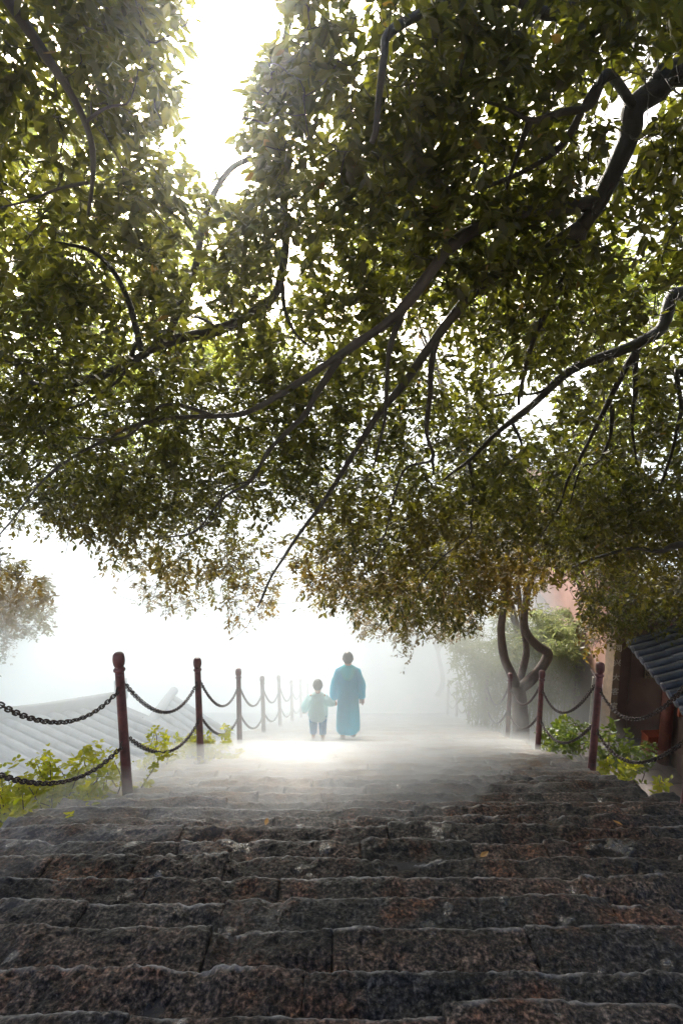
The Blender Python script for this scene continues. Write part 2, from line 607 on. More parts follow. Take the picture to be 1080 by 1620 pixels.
far = MB()
tread_z = {}
for k in range(1, len(noses)):
    y0, y1 = noses[k - 1], noses[k]
    zt = s_line(y1)
    tread_z[k] = (y0, y1, zt)
    d = y1 - y0 + 0.05
    l, r = edge_l(y1) + random.uniform(-0.14, 0.1), edge_r(y1) + random.uniform(-0.1, 0.14)
    cuts = [l]
    while cuts[-1] < r - 0.45:
        cuts.append(min(r, cuts[-1] + random.choice([0.5, 0.75, 0.95, 1.2, 1.5, 1.8]) * random.uniform(0.9, 1.1)))
    cuts[-1] = r
    for q in range(len(cuts) - 1):
        x0, x1 = cuts[q] + 0.001, cuts[q + 1] - 0.001
        if y1 < 10.0 and y1 > -0.3:
            res = 0.0085 if 1.1 < y1 < 2.7 else 0.011 if 1.1 < y1 < 3.8 else 0.019 if 1.1 < y1 < 5.2 else 0.03 if 1.1 < y1 < 6.5 else 0.05
            if min(abs(x0), abs(x1)) > 0.75 * y1 + 0.5 and x0 * x1 > 0: res = 0.05
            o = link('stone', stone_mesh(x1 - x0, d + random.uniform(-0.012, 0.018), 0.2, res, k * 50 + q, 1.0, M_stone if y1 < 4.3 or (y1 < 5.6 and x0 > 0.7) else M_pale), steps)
            o.location = (x0, y0 - 0.05, zt + random.uniform(-0.012, 0.010))
            o.rotation_euler = (random.uniform(-0.03, 0.012), random.uniform(-0.010, 0.010), random.uniform(-0.012, 0.012))
        else:
            far.box(((x0 + x1) / 2, (y0 + y1) / 2 - 0.02, zt - 0.1 + random.uniform(-0.012, 0.012)), (x1 - x0, d + random.uniform(-0.02, 0.02), 0.2), random.uniform(-0.01, 0.01))
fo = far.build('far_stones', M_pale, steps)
fo['kind'] = 'stuff'


def tread_at(yy):
    for k, (a, b, z) in tread_z.items():
        if a <= yy < b: return z
    return s_line(yy)


# the terrace at the foot of the steps
mb = MB()
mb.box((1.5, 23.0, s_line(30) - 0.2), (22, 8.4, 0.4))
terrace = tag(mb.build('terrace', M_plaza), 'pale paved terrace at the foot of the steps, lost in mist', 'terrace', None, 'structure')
# the courtyard paving at the right
court = MB()
court.box((7.6, 8.6, -6.36), (6.0, 4.6, 0.16))
court = tag(court.build('courtyard', M_core), 'paved courtyard below the steps on the right', 'courtyard', None, 'structure')
slab = MB()
slab.box((0, 0, 0), (0.585, 0.385, 0.09))
slab_me = slab.mesh('paving_slab')
slab_me.materials.append(M_paving)
for i in range(9):
    for j in range(11):
        o = link('paving_slab', slab_me, court)
        o.location = (5.0 + i * 0.6 + (0.3 if j % 2 else 0) , 6.6 + j * 0.4, -6.245 + random.uniform(-0.006, 0.006))

# ------------------------------------------------------------------ posts and chains
H_POST = 1.36
post = empty('chain_post')
mb = MB()
mb.lathe([(0.046, -0.25), (0.046, 0.0), (0.043, 0.3), (0.038, 0.85 * H_POST), (0.037, 0.87 * H_POST)], n=20)
mb.build('shaft', M_post, post, True)
mb = MB()
mb.lathe([(0.037, 0.872 * H_POST), (0.048, 0.880 * H_POST), (0.050, 0.888 * H_POST), (0.042, 0.896 * H_POST), (0.034, 0.905 * H_POST)], n=20)
mb.build('collar', M_post, post, True)
mb = MB()
mb.lathe([(0.033, 0.903 * H_POST), (0.044, 0.918 * H_POST), (0.050, 0.940 * H_POST), (0.050, 0.962 * H_POST), (0.045, 0.984 * H_POST), (0.033, 0.996 * H_POST), (0.012, H_POST)], n=20)
mb.build('knob', M_post, post, True)
ring = MB()
ring.tube([(0.03 * math.cos(a), 0.012 * math.sin(a) * 0, 0.03 * math.sin(a)) for a in [2 * math.pi * k / 12 for k in range(13)]], 0.008, 6, False)
ring_me = ring.mesh('chain_eye', True)
ring_me.materials.append(M_chain)
UP_T, LO_T = 0.765 * H_POST, 0.395 * H_POST
for zt in (UP_T, LO_T):
    for sy in (-1, 1):
        o = link('chain_eye', ring_me, post)
        o.location = (0, sy * 0.055, zt)
        o.rotation_euler = (0, 0, math.pi / 2)

L_Z = [3.2, 4.75, 6.85, 8.95, 11.05, 13.15, 15.25, 17.35, 19.4]
R_Z = [4.15, 6.32, 8.58, 10.55, 13.2, 15.9, 17.8, 19.3]
ORD = ['nearest', 'second', 'third', 'fourth', 'fifth', 'sixth', 'seventh', 'eighth', 'ninth', 'tenth']


def post_spot(side, z):
    if side == 'L':
        x = -1.89 + 0.047 * (z - 4.75) - (0.16 if z < 4 else 0)
    else:
        x = 2.665 if z < 5 else min(2.94 + 0.085 * (z - 6.32), 3.80)
        if abs(z - 10.55) < .1: x = 3.255
    yy = 0.940 * z - 0.122
    return Vector((x, yy, tread_at(yy) - 0.01))


SPOT = {}
first = True
for side, zs in (('L', L_Z), ('R', R_Z)):
    for k, z in enumerate(zs):
        P = post_spot(side, z)
        SPOT[side, k] = P
        if side == 'L' and k == 0: continue       # stands outside the frame; its chains come in from there
        o = post if first else copy_tree(post)
        first = False
        o.location = P
        o.rotation_euler = (random.uniform(-0.012, 0.012), random.uniform(-0.012, 0.012), 0)
        n = k - 1 if side == 'L' else k
        sd = 'left' if side == 'L' else 'right'
        lab = f'{ORD[n if side == "L" else n - 1]} whole red-brown post, counting from the camera, of the {sd} chain rail'
        if side == 'R' and k == 0: lab = 'dark post at the right edge of the photo, only its foot in view'
        if n == 0 and side == 'L': lab = 'tall red-brown round-topped post nearest the camera, beside the yellow shrub'
        tag(o, lab, 'post', 'posts of the chain rails')
# the left post just outside the frame
o = copy_tree(post)
o.location = SPOT['L', 0]
tag(o, 'red-brown post outside the left edge of the photo that carries the nearest chains', 'post', 'posts of the chain rails')

LP = 0.038      # pitch of the links
lk = MB()
pts = []
for k in range(13):
    a = 2 * math.pi * k / 12
    pts.append((0.0155 * math.sin(a), 0, 0.0125 * math.cos(a) + (0.0125 if math.cos(a) > 0.01 else -0.0125 if math.cos(a) < -0.01 else 0)))
lk.tube(pts, 0.0058, 6, False)
link_me = lk.mesh('link', True)
link_me.materials.append(M_chain)
link_V = np.array(lk.v)
link_F = np.array(lk.f)


def catenary(A, B, sag, n=60):
    out = []
    for k in range(n + 1):
        t = k / n
        p = A.lerp(B, t)
        p.z -= sag * 4 * t * (1 - t)
        out.append(p)
    return out


def chain(A, B, sag, label, single, rnd):
    C = catenary(A, B, sag, 200)
    d = [0.0]
    for a, b in zip(C, C[1:]): d.append(d[-1] + (b - a).length)
    n = int(d[-1] / LP)
    root = empty('chain', A, 0, label, 'chain', 'chains hanging between the posts')
    allV, allF = [], []
    j = 0
    for q in range(n):
        s = (q + 0.5) * d[-1] / n
        while d[j + 1] < s: j += 1
        p = C[j].lerp(C[j + 1], (s - d[j]) / (d[j + 1] - d[j]))
        t = (C[j + 1] - C[j]).normalized()
        side = Vector((t.y, -t.x, 0)).normalized()
        qt = Matrix((side, t.cross(side), t)).transposed()
        qt = qt @ Matrix.Rotation((math.pi / 2 if q % 2 else 0) + 0.5 + random.uniform(-0.15, 0.15), 3, 'Z')
        if single:
            o = link('link', link_me, root)
            o.matrix_local = Matrix.Translation(p - A) @ qt.to_4x4()
        else:
            allV.append(link_V @ np.array(qt).T + np.array(p - A))
            allF.append(link_F + len(link_V) * q)
    if not single:
        o = link('links', np_mesh('links', np.vstack(allV), [np.vstack(allF)], True), root, M_chain)
        o['kind'] = 'stuff'


for side, zs in (('L', L_Z), ('R', R_Z)):
    sd = 'left' if side == 'L' else 'right'
    for k in range(len(zs) - 1):
        a, b = SPOT[side, k], SPOT[side, k + 1]
        if side == 'R' and k == 3: pass
        for nm, ht in (('upper', UP_T), ('lower', LO_T)):
            A, B = a + Vector((0, 0.08, ht)), b + Vector((0, -0.08, ht))
            sag = 0.33 if nm == 'upper' else 0.27
            n = k - 1 if side == 'L' else k
            if k == 0:
                lab = f'{nm} chain from the {sd} photo edge to the ' + ('nearest left post' if side == 'L' else 'nearest whole post')
            else:
                lab = f'{nm} chain between the {ORD[n - (side == "R")]} and {ORD[n + 1 - (side == "R")]} whole posts of the {sd} rail'
            chain(A, B, sag * (b - a).length / 2.3, lab, k == 0, None)

# ------------------------------------------------------------------ leaves and branches
LEAF_V = np.array([(0, 0, 0), (0.34, 0, -0.05), (0.68, 0, -0.045), (1, 0, 0.03),
                   (0.16, 0.14, 0.02), (0.42, 0.235, 0.05), (0.72, 0.165, 0.03), (0.16, -0.14, 0.02), (0.42, -0.235, 0.05), (0.72, -0.165, 0.03)], dtype=float)
LEAF_T = np.array([(2, 3, 6), (9, 3, 2)])
LEAF_Q = np.array([(0, 1, 5, 4), (1, 2, 6, 5), (0, 7, 8, 1), (1, 8, 9, 2)])


def unit(a):
    return a / np.maximum(np.linalg.norm(a, axis=1, keepdims=True), 1e-9)


def leaves_mesh(name, P, D, N, L, Wd, warm=None):
    """P base points, D blade directions, N face normals, L lengths, Wd width factors."""
    D = unit(D)
    S = unit(np.cross(N, D))
    N2 = np.cross(D, S)
    n = len(P)
    V = (P[:, None, :] + (LEAF_V[None, :, 0:1] * D[:, None, :] + LEAF_V[None, :, 1:2] * Wd[:, None, None] * S[:, None, :]
         + LEAF_V[None, :, 2:3] * N2[:, None, :]) * L[:, None, None])
    o = (np.arange(n) * 10)[:, None, None]
    T = (LEAF_T[None] + o).reshape(-1, 3)
    Q = (LEAF_Q[None] + o).reshape(-1, 4)
    me = np_mesh(name, V.reshape(-1, 3), [T, Q], False)
    if warm is not None:
        at_ = me.attributes.new('warm', 'FLOAT', 'POINT')
        at_.data.foreach_set('value', np.repeat(warm, 10).astype(np.float32))
    return me


def spray_leaves(C, A, Ln, per, size, rs, droop=0.35):
    """Leaves along twigs: C roots, A directions, Ln lengths -> P, D, N, L arrays and the spray index."""
    n = len(C)
    t = (np.arange(per)[None, :] + rs.uniform(0.2, 0.8, (n, per))) / per
    base = C[:, None, :] + A[:, None, :] * (t * Ln[:, None])[:, :, None]
    base[:, :, 2] -= droop * (t ** 2) * Ln[:, None] * 0.5
    side = unit(np.cross(A, np.array([[0.0, 0.0, 1.0]])) + 1e-6)
    upv = np.cross(side, A)
    sg = np.where(np.arange(per) % 2 == 0, 1.0, -1.0)[None, :, None]
    D = A[:, None, :] * 0.55 + side[:, None, :] * sg * 0.8 + rs.normal(0, 0.35, (n, per, 3))
    D[:, :, 2] -= droop
    N = upv[:, None, :] * 0.9 + np.array([0, 0, 0.4]) + rs.normal(0, 0.45, (n, per, 3))
    L = size * rs.uniform(0.65, 1.25, (n, per))
    P = base + rs.normal(0, 0.012, (n, per, 3))
    L = L * rs.uniform(0.75, 1.3, (n, 1))
    idx = np.repeat(np.arange(n), per)
    return P.reshape(-1, 3), D.reshape(-1, 3), N.reshape(-1, 3), L.ravel(), idx


# how thickly the leaves stand, as seen along the steps: [(from x, thickness 0-9), ...] for every 40 px of height
DENS = [
    [(0, 9), (240, 5), (300, 0), (445, 7), (560, 4), (620, 9)],
    [(0, 9), (120, 8), (250, 3), (295, 0), (440, 7), (560, 4), (605, 9)],
    [(0, 9), (60, 4), (110, 8), (265, 0), (425, 7), (590, 9), (760, 5), (880, 8)],
    [(0, 8), (60, 4), (110, 7), (275, 0), (405, 7), (540, 9), (760, 5), (880, 6)],
    [(0, 8), (70, 6), (140, 4), (170, 8), (275, 0), (395, 9), (760, 6)],
    [(0, 7), (80, 5), (150, 7), (190, 5), (240, 7), (285, 0), (388, 9), (800, 7)],
    [(0, 6), (100, 5), (140, 6), (300, 0), (392, 9), (1000, 6)],
    [(0, 7), (105, 2), (145, 8), (305, 2), (400, 8), (460, 9), (900, 7), (960, 6)],
    [(0, 7), (100, 5), (130, 8), (300, 4), (400, 9), (900, 6), (980, 1), (1040, 6)],
    [(0, 6), (100, 9), (300, 4), (400, 3), (430, 1), (470, 9), (900, 7), (980, 2), (1030, 6)],
    [(0, 5), (40, 9), (270, 5), (400, 2), (430, 1), (480, 8), (880, 6), (960, 4), (1020, 7)],
    [(0, 4), (30, 8), (240, 6), (400, 4), (450, 3), (500, 7), (800, 6), (880, 7)],
    [(0, 6), (60, 8), (300, 4), (400, 6), (560, 7), (640, 4), (760, 7)],
    [(0, 6), (50, 3), (80, 7), (160, 5), (260, 7), (330, 4), (400, 7), (520, 6), (640, 3), (760, 7), (1000, 8)],
    [(0, 7), (60, 4), (100, 8), (180, 4), (240, 8), (330, 4), (400, 7), (560, 6), (700, 6), (800, 8)],
    [(0, 8), (500, 7), (600, 6), (720, 7), (805, 1), (890, 8)],
    [(0, 8), (480, 7), (600, 7), (805, 1), (895, 8)],
    [(0, 8), (600, 6), (700, 7), (900, 8)],
    [(0, 7), (100, 9), (480, 7), (600, 6), (675, 3), (700, 8), (930, 4), (960, 9)],
    [(0, 5), (60, 9), (400, 6), (480, 8), (600, 7), (680, 9), (940, 5), (960, 9)],
    [(0, 3), (30, 2), (60, 8), (290, 7), (385, 1), (470, 2), (520, 7), (600, 9)],
    [(0, 0), (100, 1), (180, 3), (270, 5), (390, 2), (460, 6), (520, 9)],
    [(0, 8), (50, 0), (165, 4), (260, 5), (400, 4), (455, 7), (620, 9), (860, 4), (940, 7)],
    [(0, 8), (70, 0), (220, 4), (300, 2), (350, 5), (440, 1), (480, 3), (520, 5), (620, 9), (760, 6), (850, 0), (910, 7)],
    [(0, 7), (80, 0), (365, 2), (420, 0), (560, 4), (610, 8), (720, 3), (755, 0), (925, 7), (1000, 5)],
    [(0, 3), (28, 0), (620, 4), (665, 0), (925, 5), (965, 2), (1000, 0)],
]
DM = np.zeros((27, 54))
for j, row in enumerate(DENS):
    for q, (x0, d) in enumerate(row):
        x1 = row[q + 1][0] if q + 1 < len(row) else 1080
        DM[j, int(round(x0 / 20)):int(round(x1 / 20))] = d


def dens(px, py):
    fx, fy = np.clip(px / 20 - 0.5, 0, 52.999), np.clip(py / 40 - 0.5, 0, 25.999)
    i, j = fx.astype(int), fy.astype(int)
    a, b = fx - i, fy - j
    return (DM[j, i] * (1 - a) + DM[j, i + 1] * a) * (1 - b) + (DM[j + 1, i] * (1 - a) + DM[j + 1, i + 1] * a) * b


def zfield(px, py):
    return 3.6 / (0.62 - (py - 810) / F)


def zf(py): return 3.6 / (0.62 - (py - 810) / F)


class Tree:
    def __init__(s, name, label, bark, leafm):
        s.name, s.label, s.bark, s.leafm = name, label, bark, leafm
        s.limbs, s.P, s.Rad = [], [], []

    def limb(s, pts, r0, r1, part='branch', n=7, wob=0.02):
        C = spline(pts, n)
        for q in range(1, len(C) - 1):
            C[q] += wob * np.array(noise.noise_vector(Vector(C[q] * 2.1)))
        r0, r1 = r0 * 0.88, r1 * 0.88
        rad = r0 + (r1 - r0) * np.linspace(0, 1, len(C)) ** 0.8
        rad = rad * np.array([1 + 0.20 * noise.noise(Vector(c * 5)) + 0.10 * noise.noise(Vector(c * 14)) for c in C])
        s.limbs.append((part, C, rad))
        s.P += [c for c in C]
        s.Rad += list(rad)


BR = 0.93       # the limbs hang on the near side of their leaves


def br(pts):
    """Branch points: (pixel x, pixel y[, depth])."""
    return [at(p[0], p[1], p[2] * BR) for p in pts]


TA = Tree('overhanging_tree', 'big dark-barked leafy tree leaning in from the upper right over the steps', M_bark, M_leaf)
bx, by_ = 4.3, 3.2
root = [Vector((bx + 0.1, by_, terrain(bx, by_) - 0.3)), Vector((bx, by_, -2.6)), Vector((bx - 0.15, by_ - 0.02, -0.6)), Vector((bx - 0.55, by_ - 0.02, 0.9)), Vector((bx - 1.1, by_ - 0.02, 1.75))]
TA.limb(root, 0.24, 0.092, 'trunk')
TA.limb([root[-1]] + br([(1090, 112, 3.35), (1040, 140, 3.4), (1003, 170, 3.45), (995, 215, 3.5), (970, 270, 3.55), (945, 320, 3.6), (918, 360, 3.65)]), 0.086, 0.060)
TA.limb(br([(945, 318, 3.6), (880, 332, 3.55), (800, 343, 3.45), (745, 366, 3.38), (710, 392, 3.35), (680, 430, 3.35), (640, 482, 3.45), (600, 520, 3.6), (540, 560, 3.75), (480, 600, 4.0), (400, 650, 4.4), (340, 660, 4.6), (250, 662, 4.8), (170, 692, 5.0), (90, 742, 5.4), (45, 790, 5.8), (12, 832, 6.1), (-10, 858, 6.2)]), 0.058, 0.008, n=6)
TA.limb(br([(918, 360, 3.65), (850, 400, 3.7), (770, 440, 3.8), (700, 520, 4.0), (650, 592, 4.3), (600, 655, 4.7), (550, 730, 5.2), (520, 782, 5.6), (470, 850, 6.2), (432, 908, 6.8), (408, 960, 7.2)]), 0.055, 0.014)
TA.limb(br([(918, 360, 3.65), (905, 410, 3.75), (880, 460, 3.9), (850, 520, 4.1), (835, 570, 4.3), (820, 640, 4.6)]), 0.05, 0.014)
TA.limb(br([(540, 560, 3.75), (500, 620, 4.2), (480, 660, 4.5), (430, 705, 4.9), (395, 760, 5.4), (350, 790, 5.8), (310, 840, 6.2), (255, 850, 6.6)]), 0.034, 0.010)
TA.limb(br([(395, 760, 5.4), (355, 775, 5.6), (340, 820, 6.0), (290, 850, 6.4)]), 0.016, 0.007)
TA.limb(br([(640, 482, 3.45), (615, 560, 3.8), (610, 660, 4.4), (590, 740, 5.1)]), 0.026, 0.010)
TA.limb(br([(690, 540, 4.05), (680, 600, 4.4), (674, 680, 4.9), (684, 725, 5.2), (640, 745, 5.4), (615, 820, 6.0), (590, 895, 6.6)]), 0.030, 0.009)
TA.limb(br([(684, 722, 5.2), (685, 750, 5.4)]), 0.022, 0.010)
TA.limb(br([(340, 660, 4.6), (260, 640, 4.6), (200, 690, 4.8), (120, 690, 5.0), (60, 680, 5.1)]), 0.02, 0.007)
TA.limb([root[-2]] + br([(1080, -60, 3.0), (960, -40, 2.9), (880, 20, 2.9), (800, -10, 2.85), (700, 10, 2.8), (620, 50, 2.7), (605, 95, 2.65), (595, 150, 2.6), (588, 225, 2.6)]), 0.05, 0.015)
TA.limb(br([(1003, 170, 3.45), (960, 120, 3.0), (935, 170, 3.0), (885, 180, 2.95), (868, 185, 2.9), (836, 190, 2.9), (800, 172, 2.85), (768, 160, 2.8)]), 0.03, 0.010)
TA.limb(br([(836, 190, 2.9), (820, 235, 3.0), (800, 300, 3.2)]), 0.02, 0.010)
TA.limb(br([(960, 120, 3.0), (930, 160, 3.0), (890, 230, 3.1), (830, 270, 3.2), (760, 300, 3.2)]), 0.03, 0.012)
# behind and above the camera the crown goes on
TA.limb([root[-2], Vector((2.4, 1.2, 2.6)), Vector((0.9, -0.3, 3.1)), Vector((-0.8, -1.2, 3.3))], 0.08, 0.02)
TA.limb([root[-2], Vector((3.2, 0.6, 2.5)), Vector((2.6, -1.6, 3.2)), Vector((1.4, -3.2, 3.4))], 0.08, 0.02)

TB = Tree('slanting_tree', 'tree with thin forked branches reaching in from the right edge, above the tiled roof', M_bark, M_leaf)
bx, by_ = 5.2, 5.6
root = [Vector((bx, by_, terrain(bx, by_) - 0.3)), Vector((bx - 0.05, by_, -3.6)), Vector((bx - 0.2, by_ - 0.1, -1.4)), Vector((bx - 0.75, by_ - 0.4, 0.2))]
TB.limb(root, 0.20, 0.10, 'trunk')
TB.limb([root[-1]] + br([(1092, 468, 5.0), (1045, 520, 5.0), (1000, 545, 5.0), (900, 588, 5.1), (840, 640, 5.3), (780, 692, 5.5), (740, 728, 5.7), (700, 760, 5.9)]), 0.085, 0.014)
TB.limb(br([(1012, 540, 5.0), (975, 610, 5.2), (950, 660, 5.4), (925, 710, 5.6), (900, 755, 5.9), (880, 810, 6.3), (850, 860, 6.8)]), 0.036, 0.010)
TB.limb(br([(1003, 548, 5.0), (1004, 620, 5.2), (1000, 660, 5.4), (1005, 735, 5.8)]), 0.034, 0.012)
TB.limb(br([(968, 640, 5.3), (965, 690, 5.5), (945, 730, 5.7), (920, 740, 5.8), (900, 800, 6.2)]), 0.024, 0.009)
TB.limb([root[-2]] + br([(1090, 600, 5.3), (1078, 650, 5.4), (1060, 720, 5.8), (1040, 790, 6.3)]), 0.04, 0.012)
TB.limb([root[-2]] + br([(1100, 862, 6.0), (1040, 872, 6.4), (1000, 868, 6.6), (940, 884, 7.0), (900, 900, 7.4)]), 0.05, 0.014)
TB.limb(br([(740, 728, 5.7), (748, 770, 6.0), (745, 815, 6.3), (740, 850, 6.6), (690, 892, 7.0), (660, 930, 7.4)]), 0.020, 0.008)
TB.limb(br([(810, 670, 5.4), (825, 710, 5.6), (800, 745, 5.9), (760, 770, 6.1)]), 0.018, 0.008)
TB.limb(br([(900, 588, 5.1), (850, 620, 5.2), (800, 625, 5.2), (750, 640, 5.3)]), 0.02, 0.008)

TC = Tree('left_tree', 'tree whose curved dark branches come in from the left side below the bright gap', M_bark, M_leaf)
bx, by_ = -6.0, 4.8
root = [Vector((bx, by_, terrain(bx, by_) - 0.3)), Vector((bx, by_, -3.6)), Vector((bx + 0.15, by_, -1.2)), Vector((bx + 0.5, by_ + 0.1, 0.5)), Vector((bx + 0.75, by_ + 0.1, 1.4))]
TC.limb(root, 0.22, 0.10, 'trunk')
TC.limb([root[-2]] + br([(-30, 560, 4.9), (60, 610, 4.8), (150, 600, 4.6), (225, 560, 4.4), (265, 530, 4.3), (290, 470, 4.2), (312, 415, 4.1), (325, 350, 4.0), (342, 300, 3.95), (368, 266, 3.9), (400, 250, 3.85)]), 0.048, 0.02)
TC.limb(br([(245, 545, 4.35), (300, 532, 4.3), (345, 520, 4.25), (395, 496, 4.2), (432, 468, 4.2), (446, 430, 4.15), (452, 380, 4.1), (450, 330, 4.0), (448, 260, 3.9), (446, 180, 3.8), (443, 110, 3.7), (456, 50, 3.6), (472, -10, 3.5)]), 0.048, 0.022)
TC.limb(br([(446, 450, 4.15), (450, 490, 4.2), (470, 530, 4.3), (495, 550, 4.4)]), 0.022, 0.008)
TC.limb(br([(345, 520, 4.25), (320, 505, 4.2), (300, 500, 4.2)]), 0.018, 0.008)
TC.limb([root[-1]] + br([(-30, -70, 2.6), (12, 0, 2.5), (60, 68, 2.55), (108, 135, 2.6), (138, 195, 2.65), (149, 245, 2.7), (146, 295, 2.8), (140, 340, 2.9)]), 0.04, 0.009)
TC.limb(br([(138, 195, 2.65), (170, 172, 2.6), (200, 165, 2.6)]), 0.010, 0.005)
TC.limb(br([(140, 290, 2.8), (90, 300, 2.8), (40, 320, 2.8), (0, 330, 2.8)]), 0.010, 0.005)
TC.limb(br([(225, 560, 4.4), (200, 470, 4.1), (150, 400, 3.8), (80, 380, 3.6)]), 0.03, 0.010)
TC.limb(br([(200, 575, 4.5), (215, 540, 4.4), (190, 600, 4.6), (130, 640, 4.8), (60, 660, 5.0), (100, 720, 5.3)]), 0.02, 0.008)
TREES = [TA, TB, TC]

SK = np.array([p for t in TREES for p in t.P])
SKT = np.array([i for i, t in enumerate(TREES) for _ in t.P])
# sprays in the crown: chosen over the crown by its thickness, nearer leaves need fewer
PER = 13
LEAF = 0.070
A_leaf = 0.62 * LEAF * LEAF * 0.46 * 0.62
gx, gy = np.meshgrid(np.arange(-260, 1380, 10) + 5, np.arange(-80, 1050, 10) + 5)
gx, gy = gx.ravel(), gy.ravel()
dd = dens(np.clip(gx, 0, 1079), np.clip(gy, 0, 1049))
zz = zfield(gx, gy)
nz = np.array([0.9 * noise.noise(Vector((a * 0.011, b * 0.011, 1.5))) + 1.1 * noise.noise(Vector((a * 0.021 * (1 + (b > 500) * 0.4), b * 0.026, 5.5))) for a, b in zip(gx, gy)])
tau = (np.clip(dd + 3.2 * nz * (dd > 0.5), 0, 10) / 9) ** 1.4 * (7.2 + 1.4 * np.clip((gy - 450) / 300, 0, 1))
lam = tau * 100 / (A_leaf * (F / zz) ** 2) / PER
cnt = rng.poisson(lam)
sx = np.repeat(gx, cnt) + rng.uniform(-5, 5, cnt.sum())
sy = np.repeat(gy, cnt) + rng.uniform(-5, 5, cnt.sum())
thick = rng.random(len(sx)) ** 1.3
sz = zfield(sx, sy) * (0.97 + 0.50 * thick)
X, Yp = (sx - 540) / F * sz, (sy - 810) / F * sz
C = np.stack([X, sz * CP - Yp * SP, -sz * SP - Yp * CP], 1)
# unseen crown overhead and behind the camera, thickened to darken the steps
n_over = 3200
over = np.stack([rng.uniform(-8, 8, n_over), rng.uniform(-9, 2.2, n_over), rng.uniform(2.3, 5.2, n_over)], 1)
ov_ok = project(over)
keep = ~((ov_ok[2] > 0.2) & (ov_ok[1] > -60) & (ov_ok[0] > -60) & (ov_ok[0] < 1140))
C = np.vstack([C, over[keep]])
ns = len(C)
print('sprays', ns)
# every spray hangs on the nearest wood; order outward so twigs chain on one another
near_d = np.full(ns, 1e9)
near_i = np.zeros(ns, dtype=int)
for a in range(0, ns, 400):
    D2 = ((C[a:a + 400, None, :] - SK[None]) ** 2).sum(2)
    near_i[a:a + 400] = D2.argmin(1)
    near_d[a:a + 400] = np.sqrt(D2.min(1))
order = np.argsort(near_d)
nodes = np.vstack([SK, np.zeros((ns * 3, 3))])
ntree = np.concatenate([SKT, np.zeros(ns * 3, dtype=int)])
nlev = np.concatenate([np.zeros(len(SK), dtype=int), np.zeros(ns * 3, dtype=int)])
nn = len(SK)
stree = np.zeros(ns, dtype=int)
A = np.zeros((ns, 3))
twigs = [MB() for _ in TREES]
for s in order:
    c = C[s]
    d2 = ((nodes[:nn] - c) ** 2).sum(1)
    j = int(d2.argmin())
    p = nodes[j]
    dist = math.sqrt(d2[j])
    stree[s] = ntree[j]
    a = c - p
    if dist > 1e-6: a = a / dist
    if dist > 0.06:
        bend = rng.normal(0, 0.10, 3) * dist + np.array([0, 0, -0.10 * dist])
        m1 = p + (c - p) * 0.35 + bend
        m2 = p + (c - p) * 0.7 + bend * 0.8
        r0 = min(0.011, 0.0035 + 0.006 * dist)
        twigs[stree[s]].tube([p, m1, m2, c], [r0, r0 * 0.8, r0 * 0.62, 0.0028], 4, False)
        for q in (m1, m2, c):
            nodes[nn] = q
            ntree[nn] = stree[s]
            nn += 1
    A[s] = a
A = unit(A + rng.normal(0, 0.55, (ns, 3)) + np.array([0, 0, -0.25]))
Ln = rng.uniform(0.16, 0.34, ns)
P, D, N, L, idx = spray_leaves(C, A, Ln, PER, LEAF, rng, 0.4)
px, py, pz = project(P)
L = L * np.where((py < 420) & (py > -100), 0.98, 1.0)
infr = (pz > 0.3) & (px > -20) & (px < 1100) & (py > -20)
dl = dens(np.clip(px, 0, 1079), np.clip(py, 0, 1050))
keep = ~infr | (rng.random(len(P)) < np.clip((dl - 0.2) / 2.0, 0, 1))
keep &= ~((pz > 0.05) & (pz < 1.3) & infr)
# few leaves grow on the open under side of the limbs
for t in TREES:
    for part, Cc, rad in t.limbs:
        if rad[0] < 0.019 or abs(rad[0] - 0.044) < 0.006: continue
        lx, ly, lz = project(Cc)
        for q in range(0, len(Cc)):
            if lz[q] < 0.5 or rad[q] < 0.012: continue
            rp = F * rad[q] / lz[q] + 7
            hit = (np.abs(px - lx[q]) < rp) & (np.abs(py - ly[q]) < rp) & (pz < lz[q] + 0.10) & infr
            keep &= ~(hit & (rng.random(len(P)) < 0.92))
P, D, N, L, idx = P[keep], D[keep], N[keep], L[keep], idx[keep]
px, py, pz = px[keep], py[keep], pz[keep]
# the leaf tips low in the crown are turning yellow-brown
wn_ = np.array([noise.noise(Vector(p * 0.9)) for p in P])
warm = np.clip((py - 760) / 190, 0, 1) * np.clip(0.55 + 1.1 * wn_ + rng.normal(0, 0.18, len(P)), 0, 1) * (pz > 0)
warm = np.clip(warm, 0, 0.95) * np.where(px > 960, 0.45, 1)
warm = np.maximum(warm, (rng.random(len(P)) < 0.004) * 1.0)
Wd = rng.uniform(0.85, 1.25, len(P))
lt = stree[idx]
print('leaves', len(P))

# the nearest leaves, large enough to be picked out singly
one_leaf = []
for k in range(4):
    mb = MB()
    v = LEAF_V.copy()
    v[:, 1] *= 0.85 + 0.12 * k
    v[3, 2] -= 0.05 * k
    mb.add(v, [tuple(f) for f in LEAF_T] + [tuple(f) for f in LEAF_Q])
    m_ = mb.mesh('leaf')
    m_.materials.append(M_leaf)
    one_leaf.append(m_)

